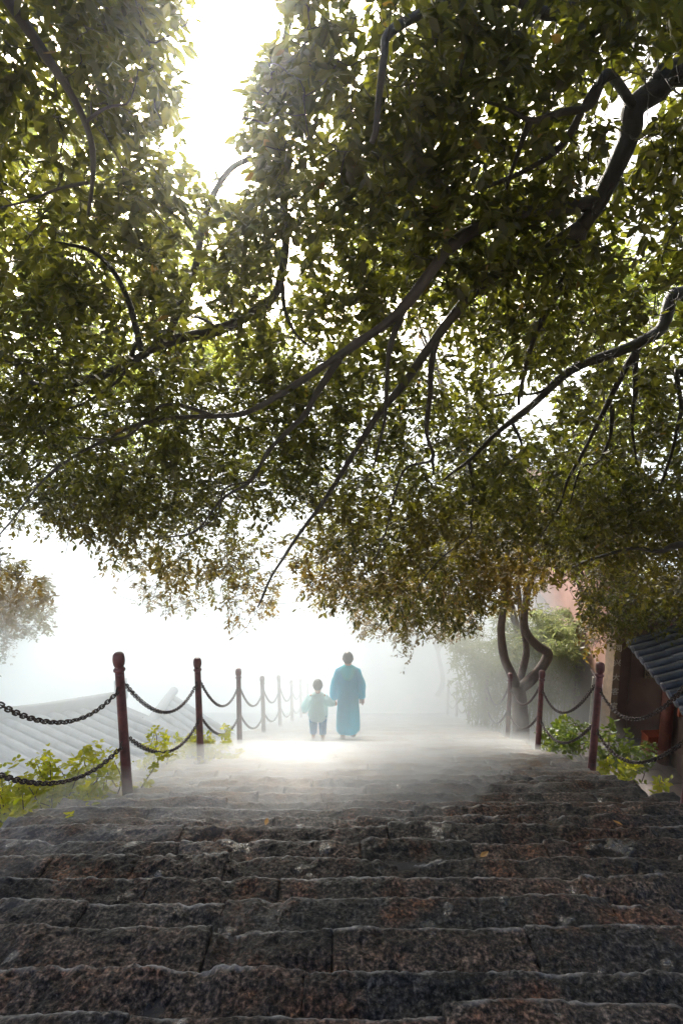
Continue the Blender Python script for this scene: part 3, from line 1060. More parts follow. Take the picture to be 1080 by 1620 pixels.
for ti, t in enumerate(TREES):
    root = empty(t.name, t.limbs[0][1][0] + np.array([0, 0, 0.3]), 0, t.label, 'tree')
    off = Vector(root.location)
    for part, Cc, rad in t.limbs:
        mb = MB()
        mb.tube([Vector(c) - off for c in Cc], list(rad), 10)
        mb.build(part, t.bark, root, True)
    tw = twigs[ti]
    o = link('twigs', tw.mesh('twigs', True), root, t.bark)
    o.location = -off
    o['kind'] = 'stuff'
    sel = np.where(lt == ti)[0]
    inf = sel[(px[sel] > 5) & (px[sel] < 1075) & (py[sel] > 5) & (py[sel] < 1000) & (pz[sel] > 0.5)]
    big = inf[np.argsort(-(L[inf] / pz[inf]))][:300]
    rest = np.setdiff1d(sel, big)
    for q in big:
        d = Vector(D[q]).normalized()
        s = Vector(N[q]).cross(d).normalized()
        n = d.cross(s)
        o = link('leaf', one_leaf[q % 4], root)
        o.matrix_local = Matrix.Translation(Vector(P[q]) - off) @ Matrix((d, s, n)).transposed().to_4x4() @ Matrix.Scale(L[q], 4)
    o = link('crown', leaves_mesh('crown', P[rest] - np.array(off), D[rest], N[rest], L[rest], Wd[rest], warm[rest]), root, t.leafm)
    o['kind'] = 'stuff'


def crown_tree(name, label, base, height, centre, radii, n_spray, leafm, bark, size=0.12, r=0.16, lobes=7, seed=1, group=None, hole=None, per=14, elbow=False):
    """A whole tree: trunk, limbs to the lobes of an uneven crown, and leaves on twigs in those lobes."""
    rs = np.random.default_rng(seed)
    base, centre = np.array(base, float), np.array(centre, float)
    root = empty(name, base, 0, label, 'tree', group)
    tr = Tree(name, label, bark, leafm)
    mid = base * 0.4 + centre * 0.6 if not elbow else base * 0.15 + centre * 0.85 + (0, 0, radii[2] * 0.6)
    mid = mid + np.array([rs.normal(0, 0.2), rs.normal(0, 0.2), -radii[2] * 0.5])
    if elbow:   # a leaning tree: straight stem, the crown carried out sideways
        tr.limb([base - np.array([0, 0, 0.3]), base + (0.2, 0, (mid - base)[2] * 0.6), base * 0.8 + mid * 0.2 + (0, 0, (mid - base)[2] * 0.75), mid], r, r * 0.6, 'trunk')
    else:
        tr.limb([base - np.array([0, 0, 0.3]), base * 0.7 + mid * 0.3 + rs.normal(0, 0.1, 3), mid], r, r * 0.6, 'trunk')
    lob = []
    for k in range(lobes):
        v = unit(rs.normal(0, 1, (1, 3)))[0] * np.array(radii) * rs.uniform(0.35, 0.8)
        lob.append((centre + v, rs.uniform(0.35, 0.6) * min(radii)))
        tr.limb([mid, (mid + centre + v) / 2 + rs.normal(0, 0.15, 3), centre + v], r * 0.5, r * 0.1)
    Cs = []
    for k in range(n_spray):
        c, rr = lob[rs.integers(len(lob))]
        v = unit(rs.normal(0, 1, (1, 3)))[0]
        Cs.append(c + v * rr * rs.uniform(0.45, 1.05) * np.array([1.15, 1.15, 0.75]))
    Cs = np.array(Cs)
    if hole is not None:
        ax, ay, az = project(Cs)
        Cs = Cs[~hole(ax, ay)]
    Ax = unit(unit(Cs - centre) + rs.normal(0, 0.5, Cs.shape))
    P, D, N, L, idx = spray_leaves(Cs, Ax, rs.uniform(0.25, 0.5, len(Cs)), per, size, rs, 0.5)
    if hole is not None:
        ax, ay, az = project(P)
        k = ~hole(ax, ay)
        P, D, N, L = P[k], D[k], N[k], L[k]
    for part, Cc, rad in tr.limbs:
        mb = MB()
        mb.tube([Vector(c - base) for c in Cc], list(rad), 8)
        mb.build(part, bark, root, True)
    o = link('crown', leaves_mesh('crown', P - base, D, N, L, rs.uniform(0.8, 1.2, len(P))), root, leafm)
    o['kind'] = 'stuff'
    return root


def sky_gap(ax, ay):
    return (dens(np.clip(ax, 0, 1079), np.clip(ay, 0, 1049)) < 2.4) & (ax > -20) & (ax < 1100) & (ay > -40) & (ay < 1040)


for k, (px_, py_, z, rad, ns_, lab) in enumerate([
    (60, 330, 10.8, (2.4, 2.0, 2.6), 620, 'pale green tree in the haze behind the upper left branches'),
    (330, 470, 11.5, (1.9, 1.8, 2.4), 420, 'sunlit green tree in the haze under the bright gap'),
    (690, 380, 12.0, (2.6, 2.0, 2.6), 560, 'hazy green tree behind the thick middle branches'),
    (950, 520, 11.0, (2.6, 2.2, 3.0), 640, 'hazy tree behind the right branches, rising over the tiled roof'),
    (120, 640, 12.5, (2.6, 2.0, 1.6), 420, 'low hazy tree behind the left end of the longest branch'),
    (900, 800, 12.0, (1.6, 1.4, 1.2), 300, 'bright green bushy tree just above the courtyard wall'),
]):
    c = at(px_, py_, z)
    b = Vector((c.x + (3.5 if k in (2, 5) else 1.2), c.y + 0.5, 0)) if c.x > 0 else Vector((min(c.x - 1.5, -11.5), c.y + 1.5, 0))
    b.z = terrain(b.x, b.y)
    crown_tree('background_tree', lab, b, 0, c, rad, ns_, M_leaf_back, M_bark2 if px_ > 400 else M_bark_misted, 0.13, 0.17 if px_ > 400 else 0.06, 8, 40 + k, 'trees in the haze behind', sky_gap, elbow=px_ < 400)


# ------------------------------------------------------------------ the forked tree by the right rail
fb = at(825, 1162, 10.9)
fork = empty('forked_tree', fb, 0, 'forked smooth-barked tree with a crooked stem beside the right chain rail', 'tree')


def fp(px, py, z): return at(px, py, z) - fb


for pts, r0, r1, nm in (
    ([(824, 1175, 10.9), (822, 1130, 10.9), (818, 1085, 10.9)], 0.17, 0.15, 'trunk'),
    ([(818, 1092, 10.9), (808, 1066, 10.9), (797, 1040, 10.85), (792, 1000, 10.8), (795, 965, 10.7), (800, 900, 10.5)], 0.105, 0.06, 'stem'),
    ([(820, 1090, 10.9), (838, 1076, 10.85), (856, 1056, 10.8), (866, 1034, 10.75), (850, 1022, 10.7), (834, 1004, 10.6), (828, 980, 10.5), (835, 930, 10.3), (850, 880, 10.2)], 0.115, 0.06, 'stem'),
    ([(818, 1088, 10.95), (826, 1060, 11.0), (832, 1030, 11.0), (828, 1000, 11.0), (822, 960, 11.0), (815, 900, 11.0)], 0.08, 0.05, 'stem')):
    Cc = spline([fp(*p) for p in pts], 6)
    mb = MB()
    mb.tube([Vector(c) for c in Cc], list(np.linspace(r0, r1, len(Cc)) * np.array([1 + 0.1 * noise.noise(Vector(c * 4)) for c in Cc])), 12)
    mb.build(nm, M_bark2, fork, True)
rs = np.random.default_rng(5)
Cs = []
for cx, cy, cz, rr in ((750, 860, 10.2, 0.9), (830, 835, 10.2, 1.0), (890, 810, 10.6, 1.0), (800, 790, 10.8, 1.2), (700, 880, 9.8, 0.6), (720, 820, 10.4, 0.9)):
    c = np.array(at(cx, cy, cz))
    v = unit(rs.normal(0, 1, (130, 3))) * rs.uniform(0.3, 1.0, (130, 1)) * rr * np.array([[1, 1, 0.6]])
    Cs.append(c + v)
Cs = np.vstack(Cs)
P, D, N, L, idx = spray_leaves(Cs, unit(rs.normal(0, 1, Cs.shape) + np.array([0, 0, -0.4])), rs.uniform(0.2, 0.4, len(Cs)), 13, 0.085, rs, 0.5)
o = link('crown', leaves_mesh('crown', P - np.array(fb), D, N, L, rs.uniform(0.8, 1.2, len(P)), np.clip(rs.normal(0.25, 0.3, len(P)), 0, 0.9)), fork, M_leaf)
o['kind'] = 'stuff'

# a bough over the tiled roof, its leaves turning
# ------------------------------------------------------------------ shrubs and weeds
def weed(name, label, base, spread, height, n_stem, leafm, size, seed, cat='shrub', lean=(0, 0), per=16, group=None):
    rs = np.random.default_rng(seed)
    root = empty(name, base, 0, label, cat, group)
    mb = MB()
    Cs, As, Ls = [], [], []
    for k in range(n_stem):
        b = np.array([rs.normal(0, spread[0] * 0.4), rs.normal(0, spread[1] * 0.4), -0.05])
        h = height * rs.uniform(0.45, 1.05)
        tip = b + np.array([rs.normal(lean[0], 0.25 * height), rs.normal(lean[1], 0.25 * height), h])
        mid = (b + tip) / 2 + rs.normal(0, 0.06 * height, 3)
        C_ = spline([b, mid, tip], 4)
        mb.tube([Vector(c) for c in C_], list(np.linspace(0.007, 0.0025, len(C_))), 5)
        for q in range(1, len(C_), 1):
            if rs.random() < 0.9:
                Cs.append(C_[q])
                As.append(unit(np.array([rs.normal(0, 1, 3) * [1, 1, 0.35] + [0, 0, 0.25]]))[0])
                Ls.append(rs.uniform(0.10, 0.26) * height / 0.7)
    P, D, N, L, idx = spray_leaves(np.array(Cs), np.array(As), np.array(Ls), per // 2, size, rs, 0.15)
    mb.build('stems', M_bark2, root, True)['kind'] = 'stuff'
    o = link('foliage', leaves_mesh('foliage', P, D, N, L, rs.uniform(1.0, 1.5, len(P))), root, leafm)
    o['kind'] = 'stuff'
    return root


def on_edge(px, py, z, dz=0.0):
    p = at(px, py, z)
    p.z += dz
    return p


weed('yellow_shrub', 'bushy yellow-green shrub by the left edge of the nearest steps', on_edge(75, 1300, 4.5), (0.70, 0.5), 0.46, 75, M_leaf_weed, 0.050, 3, per=20)
weed('yellow_shrub', 'sparse yellow-green sprigs at the left edge of the photo beside the steps', on_edge(10, 1310, 4.1), (0.25, 0.3), 0.45, 9, M_leaf_weed, 0.05, 4)
weed('yellow_shrub', 'yellow-green shrub at the foot of the second left post', on_edge(318, 1198, 7.2), (0.55, 0.5), 0.32, 32, M_leaf_weed, 0.055, 6)
weed('yellow_shrub', 'thin yellow-green sprig between the first two left posts', on_edge(240, 1212, 6.4), (0.25, 0.3), 0.5, 8, M_leaf_weed, 0.05, 9)
weed('bank_plant', 'broad-leaved green plant behind the nearest right post', on_edge(972, 1215, 7.6), (0.25, 0.3), 0.62, 9, M_leaf_green, 0.075, 12, 'plant')
weed('bank_plant', 'arching green plant in front of the orange box', on_edge(985, 1215, 8.0), (0.2, 0.2), 0.42, 5, M_leaf_green, 0.07, 13, 'plant', (0.25, 0))
weed('bank_plant', 'low green weeds between the second and third right posts', on_edge(885, 1176, 8.6), (0.7, 0.4), 0.35, 16, M_leaf_green, 0.07, 14, 'plant')
weed('bank_plant', 'small yellowish weeds on the corner of the steps at the lower right', on_edge(1000, 1238, 5.9), (0.5, 0.3), 0.22, 10, M_leaf_weed, 0.06, 15, 'plant')
weed('bank_plant', 'low weeds left of the nearest right post', on_edge(905, 1186, 8.2), (0.4, 0.3), 0.42, 9, M_leaf_green, 0.08, 16, 'plant')

# bamboo thicket between the forked tree and the wall
for k, (px_, py_, z, h, sp, lab) in enumerate([(775, 1150, 13.5, 2.4, 0.7, 'pale bamboo clump left of the forked tree'), (850, 1130, 13.2, 2.2, 0.9, 'pale bamboo clump right behind the forked tree'),
                                              (895, 1110, 14.0, 2.3, 0.8, 'pale bamboo clump against the red wall')]):
    rs = np.random.default_rng(60 + k)
    b = at(px_, py_, z)
    root = empty('bamboo', b, 0, lab, 'bamboo', 'bamboo by the wall')
    mb = MB()
    Cs, As, Ls = [], [], []
    for q in range(30):
        p0 = np.array([rs.normal(0, sp * 0.45), rs.normal(0, 0.35), -0.5])
        tip = p0 + np.array([rs.normal(0, 0.45), rs.normal(-0.1, 0.3), h * rs.uniform(0.7, 1.1) + 0.5])
        C_ = spline([p0, (p0 + tip) / 2 + rs.normal(0, 0.08, 3), tip, tip + np.array([rs.normal(0, 0.3), rs.normal(0, 0.2), -0.15])], 5)
        mb.tube([Vector(c) for c in C_], list(np.linspace(0.014, 0.004, len(C_))), 5)
        for c in C_[4:]:
            for _ in range(3):
                Cs.append(c)
                As.append(unit(np.array([rs.normal(0, 1, 3) * [1, 1, 0.5]]))[0])
                Ls.append(rs.uniform(0.15, 0.4))
    P, D, N, L, idx = spray_leaves(np.array(Cs), np.array(As), np.array(Ls), 8, 0.13, rs, 0.5)
    mb.build('culms', M_bamboo, root, True)['kind'] = 'stuff'
    o = link('foliage', leaves_mesh('foliage', P, D, N, L, np.full(len(P), 0.42)), root, M_bamboo)
    o['kind'] = 'stuff'

# ------------------------------------------------------------------ buildings on the right
def text_mesh(txt, size, depth=0.004):
    cu = bpy.data.curves.new('lettering', 'FONT')
    cu.body = txt
    cu.size = size
    cu.extrude = depth
    cu.align_x, cu.align_y = 'CENTER', 'CENTER'
    o = bpy.data.objects.new('lettering_source', cu)
    COL.objects.link(o)
    dg = bpy.context.evaluated_depsgraph_get()
    dg.update()
    me = bpy.data.meshes.new_from_object(o.evaluated_get(dg))
    bpy.data.objects.remove(o)
    me.name = 'lettering'
    me.materials.clear()
    return me


# long red wall with a grey dado, receding behind the bamboo
w0 = Vector((5.42, 10.35, -6.3))
wd = Vector((0.165, 1.0, 0)).normalized()
wn2 = Vector((wd.y, -wd.x, 0))
wall = empty('red_wall', w0, 0, 'long faded red plastered wall with a grey lower band, behind the forked tree', 'wall')
MW = Matrix((wn2, wd, Vector((0, 0, 1)))).transposed()
mb = MB()
mb.box(MW @ Vector((0.2, 8.0, 2.55 + 0.55)), (0.4, 16, 4.0), M=MW)
mb.build('plaster', M_pink, wall)
mb = MB()
mb.box(MW @ Vector((0.17, 8.0, -1.45)), (0.44, 16, 5.08), M=MW)
mb.build('dado', M_dado, wall)
for q in range(12):
    mb = MB()
    mb.box(MW @ Vector((-0.065, 0.7 + 1.3 * q, -0.95)), (0.03, 0.05, 4.0), M=MW)
    mb.build('dado_strip', M_letter if q % 2 == 0 else M_dado, wall)
mb = MB()
mb.box(MW @ Vector((0.2, 8.0, 5.16)), (0.75, 16.1, 0.12), M=MW)
mb.build('coping', M_tile2, wall)

# brown gate wall facing the camera
g0 = Vector((5.42, 10.05, -6.285))
gate = empty('gate_wall', g0, 0, 'dark brown gate wall facing up the steps beyond the tiled eave', 'wall')
mb = MB()
mb.box((1.5, 0.14, 1.75), (2.9, 0.26, 3.5))
mb.build('wall_face', M_gate, gate)
mb = MB()
mb.box((-0.02, 0.12, 1.75), (0.13, 0.34, 3.5))
mb.build('corner_post', M_gate_edge, gate)
for k, ch in enumerate('同兴大客宝'):
    o = link('character', text_mesh(ch, 0.15), gate, M_letter)
    o.location = (-0.02, -0.056, 2.12 - 0.30 * k)
    o.rotation_euler = (math.pi / 2, 0, 0)
for x_ in (0.30, 0.98):
    mb = MB()
    mb.box((x_, -0.005, 1.6), (0.045, 0.05, 3.2))
    mb.build('door_jamb', M_wood if x_ > 0.5 else M_gate, gate)
mb = MB()
mb.box((1.5, 0.0, 1.0), (0.95, 0.05, 2.0))
mb.build('door', M_dark, gate)
mb = MB()
mb.box((0.45, -0.03, 0.10), (0.9, 0.06, 0.2))
mb.build('plinth', M_dado, gate)
# the notice on it
so = Vector((6.08, 10.045, -4.72))
sign = empty('notice_sign', so, 0, 'small square dull yellow notice with a ring emblem on the brown gate wall', 'sign')
mb = MB()
mb.box((0, -0.012, 0.05), (0.22, 0.02, 0.24))
mb.build('plate', M_dark, sign)
mb = MB()
for a in range(4):
    w_, h_ = ((0.21, 0.012), (0.012, 0.19))[a % 2]
    mb.box((0 if a % 2 == 0 else (0.1 if a == 1 else -0.1), -0.025, 0.07 if a % 2 else (0.165 if a == 0 else -0.025)), (w_, 0.008, h_))
mb.build('frame', M_sign, sign)
mb = MB()
for rr in (0.072, 0.034):
    mb.tube([(rr * math.cos(t), -0.026, 0.07 + rr * math.sin(t)) for t in [2 * math.pi * k / 24 for k in range(25)]], 0.008, 5, False)
mb.tube([(-0.05, -0.026, 0.12), (0.05, -0.026, 0.02)], 0.007, 5)
mb.build('emblem', M_sign, sign)
o = link('lettering', text_mesh('禁止吸烟', 0.055), sign, M_sign)
o.location = (0, -0.026, -0.055)
o.rotation_euler = (math.pi / 2, 0, 0)

# fire extinguisher box
bo = at(1030, 1194, 10.42)
bo.z = -6.2
box_ = empty('extinguisher_box', bo, 0.06, 'orange-red metal box with white characters standing against the brown gate wall', 'box')
mb = MB()
mb.box((0, 0, 0.24), (0.34, 0.2, 0.42))
mb.build('cabinet', M_box, box_)
mb = MB()
mb.box((0, -0.004, 0.465), (0.37, 0.23, 0.03))
mb.build('lid', M_box, box_)
mb = MB()
mb.box((0, -0.105, 0.23), (0.29, 0.012, 0.36))
mb.build('door', M_box, box_)
for sx_ in (-1, 1):
    mb = MB()
    mb.box((sx_ * 0.13, 0, 0.015), (0.04, 0.18, 0.035))
    mb.build('foot', M_dark, box_)
o = link('lettering', text_mesh('灭火器箱', 0.068), box_, M_letter)
o.location = (0, -0.114, 0.30)
o.rotation_euler = (math.pi / 2, 0, 0)
mb = MB()
mb.box((0, -0.113, 0.245), (0.22, 0.003, 0.012))
mb.build('stripe', M_letter, box_)

# hall with the tiled eave, at the right edge
e0, e1 = Vector((4.72, 6.3, -3.91)), Vector((5.46, 9.75, -3.91))
ed = (e1 - e0).normalized()
eo = Vector((ed.y, -ed.x, 0))
hall = empty('tiled_hall', e0, 0, 'low hall at the right edge with a grey tiled roof and round eave caps', 'building')
SL = 0.46
rise = (eo + Vector((0, 0, SL))).normalized()
nrm = ed.cross(rise).normalized()
if nrm.z < 0: nrm = -nrm
MR = Matrix((ed, rise, nrm)).transposed()
Lr, Wr = (e1 - e0).length, 3.6
mb = MB()
mb.box(MR @ Vector((Lr / 2, Wr / 2, -0.06)), (Lr + 0.1, Wr, 0.07), M=MR)
mb.build('roof', M_tile2, hall)
nrow = int(Lr / 0.25)
tile = MB()
for q in range(9):
    s0 = q * 0.4
    prof_ = [(0.066 * math.cos(a), 0.066 * math.sin(a)) for a in [math.pi * k / 8 for k in range(9)]]
    vs = [(x_, s0 - 0.01, z_ + 0.012) for x_, z_ in prof_] + [(x_ * 0.92, s0 + 0.405, z_ * 0.92) for x_, z_ in prof_]
    tile.add(vs, [(k, k + 1, k + 10, k + 9) for k in range(8)] + [tuple(range(8, -1, -1))])
tile_me = tile.mesh('tile_row', False)
tile_me.materials.append(M_tile)
capm = MB()
capm.lathe([(0.0005, -0.012), (0.05, -0.012), (0.072, -0.004), (0.074, 0.03), (0.06, 0.032)], n=16)
cap_me = capm.mesh('eave_cap', False)
cap_me.materials.append(M_cap)
pan = MB()
for q in range(9):
    s0 = q * 0.4
    prof_ = [(0.10 * math.cos(a), -0.035 * math.sin(a)) for a in [math.pi * k / 6 for k in range(7)]]
    vs = [(x_, s0, z_ + 0.02) for x_, z_ in prof_] + [(x_, s0 + 0.41, z_) for x_, z_ in prof_]
    pan.add(vs, [(k + 1, k, k + 7, k + 8) for k in range(6)])
pan_me = pan.mesh('pan_row', False)
pan_me.materials.append(M_tile)
for r_ in range(nrow):
    t = 0.12 + r_ * 0.25
    o = link('tile_row', tile_me, hall)
    o.matrix_local = Matrix.Translation(MR @ Vector((t, -0.02, 0.0))) @ MR.to_4x4()
    c_ = link('eave_cap', cap_me, o)
    c_.matrix_local = Matrix.Translation(Vector((0, -0.045, 0.012))) @ Matrix.Rotation(-math.pi / 2, 4, 'X')
    o = link('pan_row', pan_me, hall)
    o.matrix_local = Matrix.Translation(MR @ Vector((t + 0.125, -0.03, -0.005))) @ MR.to_4x4()
mb = MB()
mb.box(Vector((0, 0, 0)) + ed * Lr / 2 + eo * 0.95 + Vector((0, 0, -1.15)), (Lr - 0.2, 0.2, 2.9), M=Matrix((ed, -eo, Vector((0, 0, 1)))).transposed())
mb.build('wall', M_gate, hall)
for k in range(6):
    mb = MB()
    p0 = ed * (0.3 + k * 0.62) + rise * 0.05 - nrm * 0.14
    mb.box(p0 + rise * 0.5, (0.07, 1.0, 0.07), M=MR)
    mb.build('rafter', M_wood, hall)
for k in range(3):
    p0 = ed * (0.15 + k * 1.6) + eo * 0.7
    mb = MB()
    mb.lathe([(0.11, -2.35), (0.10, 0.1)], p0, 14)
    mb.build('column', M_wood, hall, True)
# orange-red panel hanging under the eave at the edge of the photo
pp = at(1076, 1122, 8.0)
pan_o = empty('red_board', pp, 0.2, 'orange-red board under the eave at the right edge of the photo', 'board')
mb = MB()
mb.box((0.12, 0, 0), (0.32, 0.04, 0.22))
mb.build('panel', M_box, pan_o)
mb = MB()
mb.box((0.12, -0.004, 0.122), (0.36, 0.06, 0.025))
mb.build('rail', M_wood, pan_o)


# ------------------------------------------------------------------ roofs below on the left
def tiled_plane(name, label, A0, A1, down, length, pitch, mask=None, ridge=True, hip=None, depth=2.2):
    """Roof plane under the ridge A0-A1 with tile rows running along `down`."""
    A0, A1, down = Vector(A0), Vector(A1), Vector(down).normalized()
    ax = (A1 - A0)
    Lx = ax.length
    ax.normalize()
    n = ax.cross(down).normalized()
    if n.z < 0: n = -n
    root = empty(name, A0, 0, label, 'building', 'tiled halls below the left rail')
    mb = MB()
    c = [Vector((0, 0, 0)), ax * Lx, ax * Lx + down * length, down * length]
    mb.add([v - n * 0.02 for v in c] + [v - n * 0.14 for v in c], [(0, 1, 2, 3), (7, 6, 5, 4), (0, 4, 5, 1), (1, 5, 6, 2), (2, 6, 7, 3), (3, 7, 4, 0)])
    mb.build('roof', M_tile2, root)
    for q in range(int(Lx / pitch)):
        s = ax * (pitch * (q + 0.5))
        tb = MB()
        a = n
        w = down.cross(n)
        pr = [(math.cos(t), math.sin(t)) for t in [math.pi * k / 6 for k in range(7)]]
        for g in range(int(length / 0.45)):
            b0, b1 = s + down * (0.45 * g), s + down * (0.45 * (g + 1) + 0.01)
            vs = [b0 + w * (0.07 * x_) + a * (0.065 * z_) for x_, z_ in pr] + [b1 + w * (0.075 * x_) + a * (0.078 * z_) for x_, z_ in pr]
            tb.add(vs, [(k, k + 1, k + 8, k + 7) for k in range(6)])
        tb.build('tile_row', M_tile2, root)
    if ridge:
        rb = MB()
        rb.tube([-ax * 0.2 + n * 0.1, ax * (Lx / 2) + n * 0.08, ax * (Lx + 0.1) + n * 0.12], [0.13, 0.12, 0.13], 8)
        rb.build('ridge', M_ridge, root, True)
        rb = MB()
        rb.box(ax * Lx + n * 0.3, (0.2, 0.14, 0.4))
        rb.build('ridge_ornament', M_tile2, root)
    if hip is not None:
        rb = MB()
        rb.tube([Vector(h) - A0 for h in hip], 0.10, 8)
        rb.build('hip_ridge', M_ridge, root, True)
    # the hall under the roof
    mid = (c[0] + c[1] + c[2] + c[3]) / 4
    wb = MB()
    zlow = (down * length).z
    p = [c[0] + down * 0.4, c[1] + down * 0.4, c[1] + down * (length - 0.5), c[0] + down * (length - 0.5)]
    wb.add([v - n * 0.2 for v in p] + [Vector((v.x, v.y, zlow - depth)) for v in p], [(0, 1, 2, 3), (7, 6, 5, 4), (0, 4, 5, 1), (1, 5, 6, 2), (2, 6, 7, 3), (3, 7, 4, 0)])
    wb.build('walls', M_white, root)
    return root


r0, r1 = at(-90, 1150, 9.2), at(190, 1112, 10.6)
dn = at(200, 1232, 8.75) - at(0, 1138, 9.6)
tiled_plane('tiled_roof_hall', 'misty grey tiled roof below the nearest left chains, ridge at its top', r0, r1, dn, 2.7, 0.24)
h0, h1 = at(276, 1100, 12.6), at(160, 1248, 9.3)
dn = at(310, 1190, 10.6) - at(215, 1125, 11.2)
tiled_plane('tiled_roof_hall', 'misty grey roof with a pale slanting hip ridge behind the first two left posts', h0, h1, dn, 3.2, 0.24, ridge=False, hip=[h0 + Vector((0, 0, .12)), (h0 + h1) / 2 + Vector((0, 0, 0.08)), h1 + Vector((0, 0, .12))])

# pavilion with columns far below, and a tree over it
fc = Vector((5.6, 27.0, s_line(30)))
pav = empty('pavilion', fc, 0, 'faint open pavilion with thin columns at the foot of the steps', 'building')
for k in range(5):
    for j in range(2):
        mb = MB()
        mb.lathe([(0.16, 0), (0.15, 3.2)], (-1.6 + 1.1 * k, 2.0 * j, 0), 12)
        mb.build('column', M_wood, pav, True)
mb = MB()
mb.add([(-2.6, -1.2, 3.2), (3.8, -1.2, 3.2), (3.8, 3.2, 3.2), (-2.6, 3.2, 3.2), (-1.4, 1.0, 4.7), (2.6, 1.0, 4.7)], [(0, 1, 5, 4), (1, 2, 5), (2, 3, 4, 5), (3, 0, 4), (0, 3, 2, 1)])
mb.build('roof', M_tile2, pav)
mb = MB()
mb.box((0.6, 1.0, 0.15), (6.6, 4.2, 0.3))
mb.build('platform', M_plaza, pav)
wl = MB()
wl.box((-4.0, 27.4, s_line(30) + 0.5), (12, 0.4, 1.4))
low = tag(wl.build('low_wall', M_white), 'low pale wall across the far edge of the terrace', 'wall')
c = at(690, 965, 21)
crown_tree('terrace_tree', 'faint tree standing in the mist over the far terrace', Vector((c.x, c.y, s_line(30))), 0, c + Vector((0, 0, 0.5)), (1.6, 1.4, 1.2), 220, M_leaf_back, M_bark2, 0.16, 0.14, 6, 77)

# ------------------------------------------------------------------ people
def skin_mesh(name, verts, edges, radii, root=0, levels=2):
    me = bpy.data.meshes.new(name)
    me.from_pydata([tuple(v) for v in verts], edges, [])
    o = bpy.data.objects.new(name, me)
    COL.objects.link(o)
    o.modifiers.new('skin', 'SKIN')
    for i, r in enumerate(radii):
        r = r if hasattr(r, '__len__') else (r, r)
        me.skin_vertices[0].data[i].radius = r
    me.skin_vertices[0].data[root].use_root = True
    s = o.modifiers.new('sub', 'SUBSURF')
    s.levels = s.render_levels = levels
    dg = bpy.context.evaluated_depsgraph_get()
    dg.update()
    m2 = bpy.data.meshes.new_from_object(o.evaluated_get(dg))
    bpy.data.objects.remove(o)
    m2.name = name
    m2.polygons.foreach_set('use_smooth', [True] * len(m2.polygons))
    return m2


def merge_meshes(name, parts, extra=None):
    V, Fc, n = [], [], 0
    for me in parts:
        V += [tuple(v.co) for v in me.vertices]
        Fc += [tuple(i + n for i in p.vertices) for p in me.polygons]
        n += len(me.vertices)
    if extra is not None:
        V += extra.v
        Fc += [tuple(i + n for i in f) for f in extra.f]
    me = bpy.data.meshes.new(name)
    me.from_pydata(V, [], Fc)
    me.polygons.foreach_set('use_smooth', [True] * len(Fc))
    return me


def fingers(mb, wrist, d, side, h):
    """Palm runs from the wrist along d; five fingers, slightly curled forward (+y)."""
    d, side = Vector(d).normalized(), Vector(side).normalized()
    k = h / 1.62
    fw = Vector((0, 1, 0))
    for q, ln in enumerate((0.066, 0.075, 0.070, 0.055)):
        b = wrist + d * 0.075 * k + side * (q - 1.5) * 0.019 * k
        mb.tube([b, b + d * ln * 0.45 * k + fw * 0.006 * k, b + d * ln * 0.78 * k + fw * 0.022 * k, b + d * ln * 0.92 * k + fw * 0.042 * k], [0.0095 * k, 0.009 * k, 0.008 * k, 0.006 * k], 6)
    b = wrist + d * 0.022 * k - side * 0.03 * k
    mb.tube([b, b + d * 0.03 * k - side * 0.020 * k + fw * 0.015 * k, b + d * 0.058 * k - side * 0.018 * k + fw * 0.028 * k], [0.012 * k, 0.0105 * k, 0.008 * k], 6)
    mb.box(wrist + d * 0.045 * k, (0.078 * k, 0.026 * k, 0.085 * k))


def ring_loft(rings, n=28, fold=0.0, seed=0.0, close_top=True, close_bot=False):
    """rings: (centre xyz, rx, ry) from the top down; folds grow downward."""
    vs, fs = [], []
    m_ = len(rings)
    for i, (c, rx, ry) in enumerate(rings):
        for k in range(n):
            a = 2 * math.pi * k / n
            f = 1 + fold * (i / (m_ - 1)) * (math.sin(5 * a + seed) * 0.6 + math.sin(9 * a + 1.7 * seed + i * 0.2) * 0.4)
            vs.append((c[0] + rx * math.cos(a) * f, c[1] + ry * math.sin(a) * f, c[2]))
    for i in range(m_ - 1):
        for k in range(n):
            k2 = (k + 1) % n
            fs.append((i * n + k, (i + 1) * n + k, (i + 1) * n + k2, i * n + k2))
    if close_top: fs.append(tuple(range(n)))
    if close_bot: fs.append(tuple((m_ - 1) * n + k for k in range(n - 1, -1, -1)))
    return vs, fs


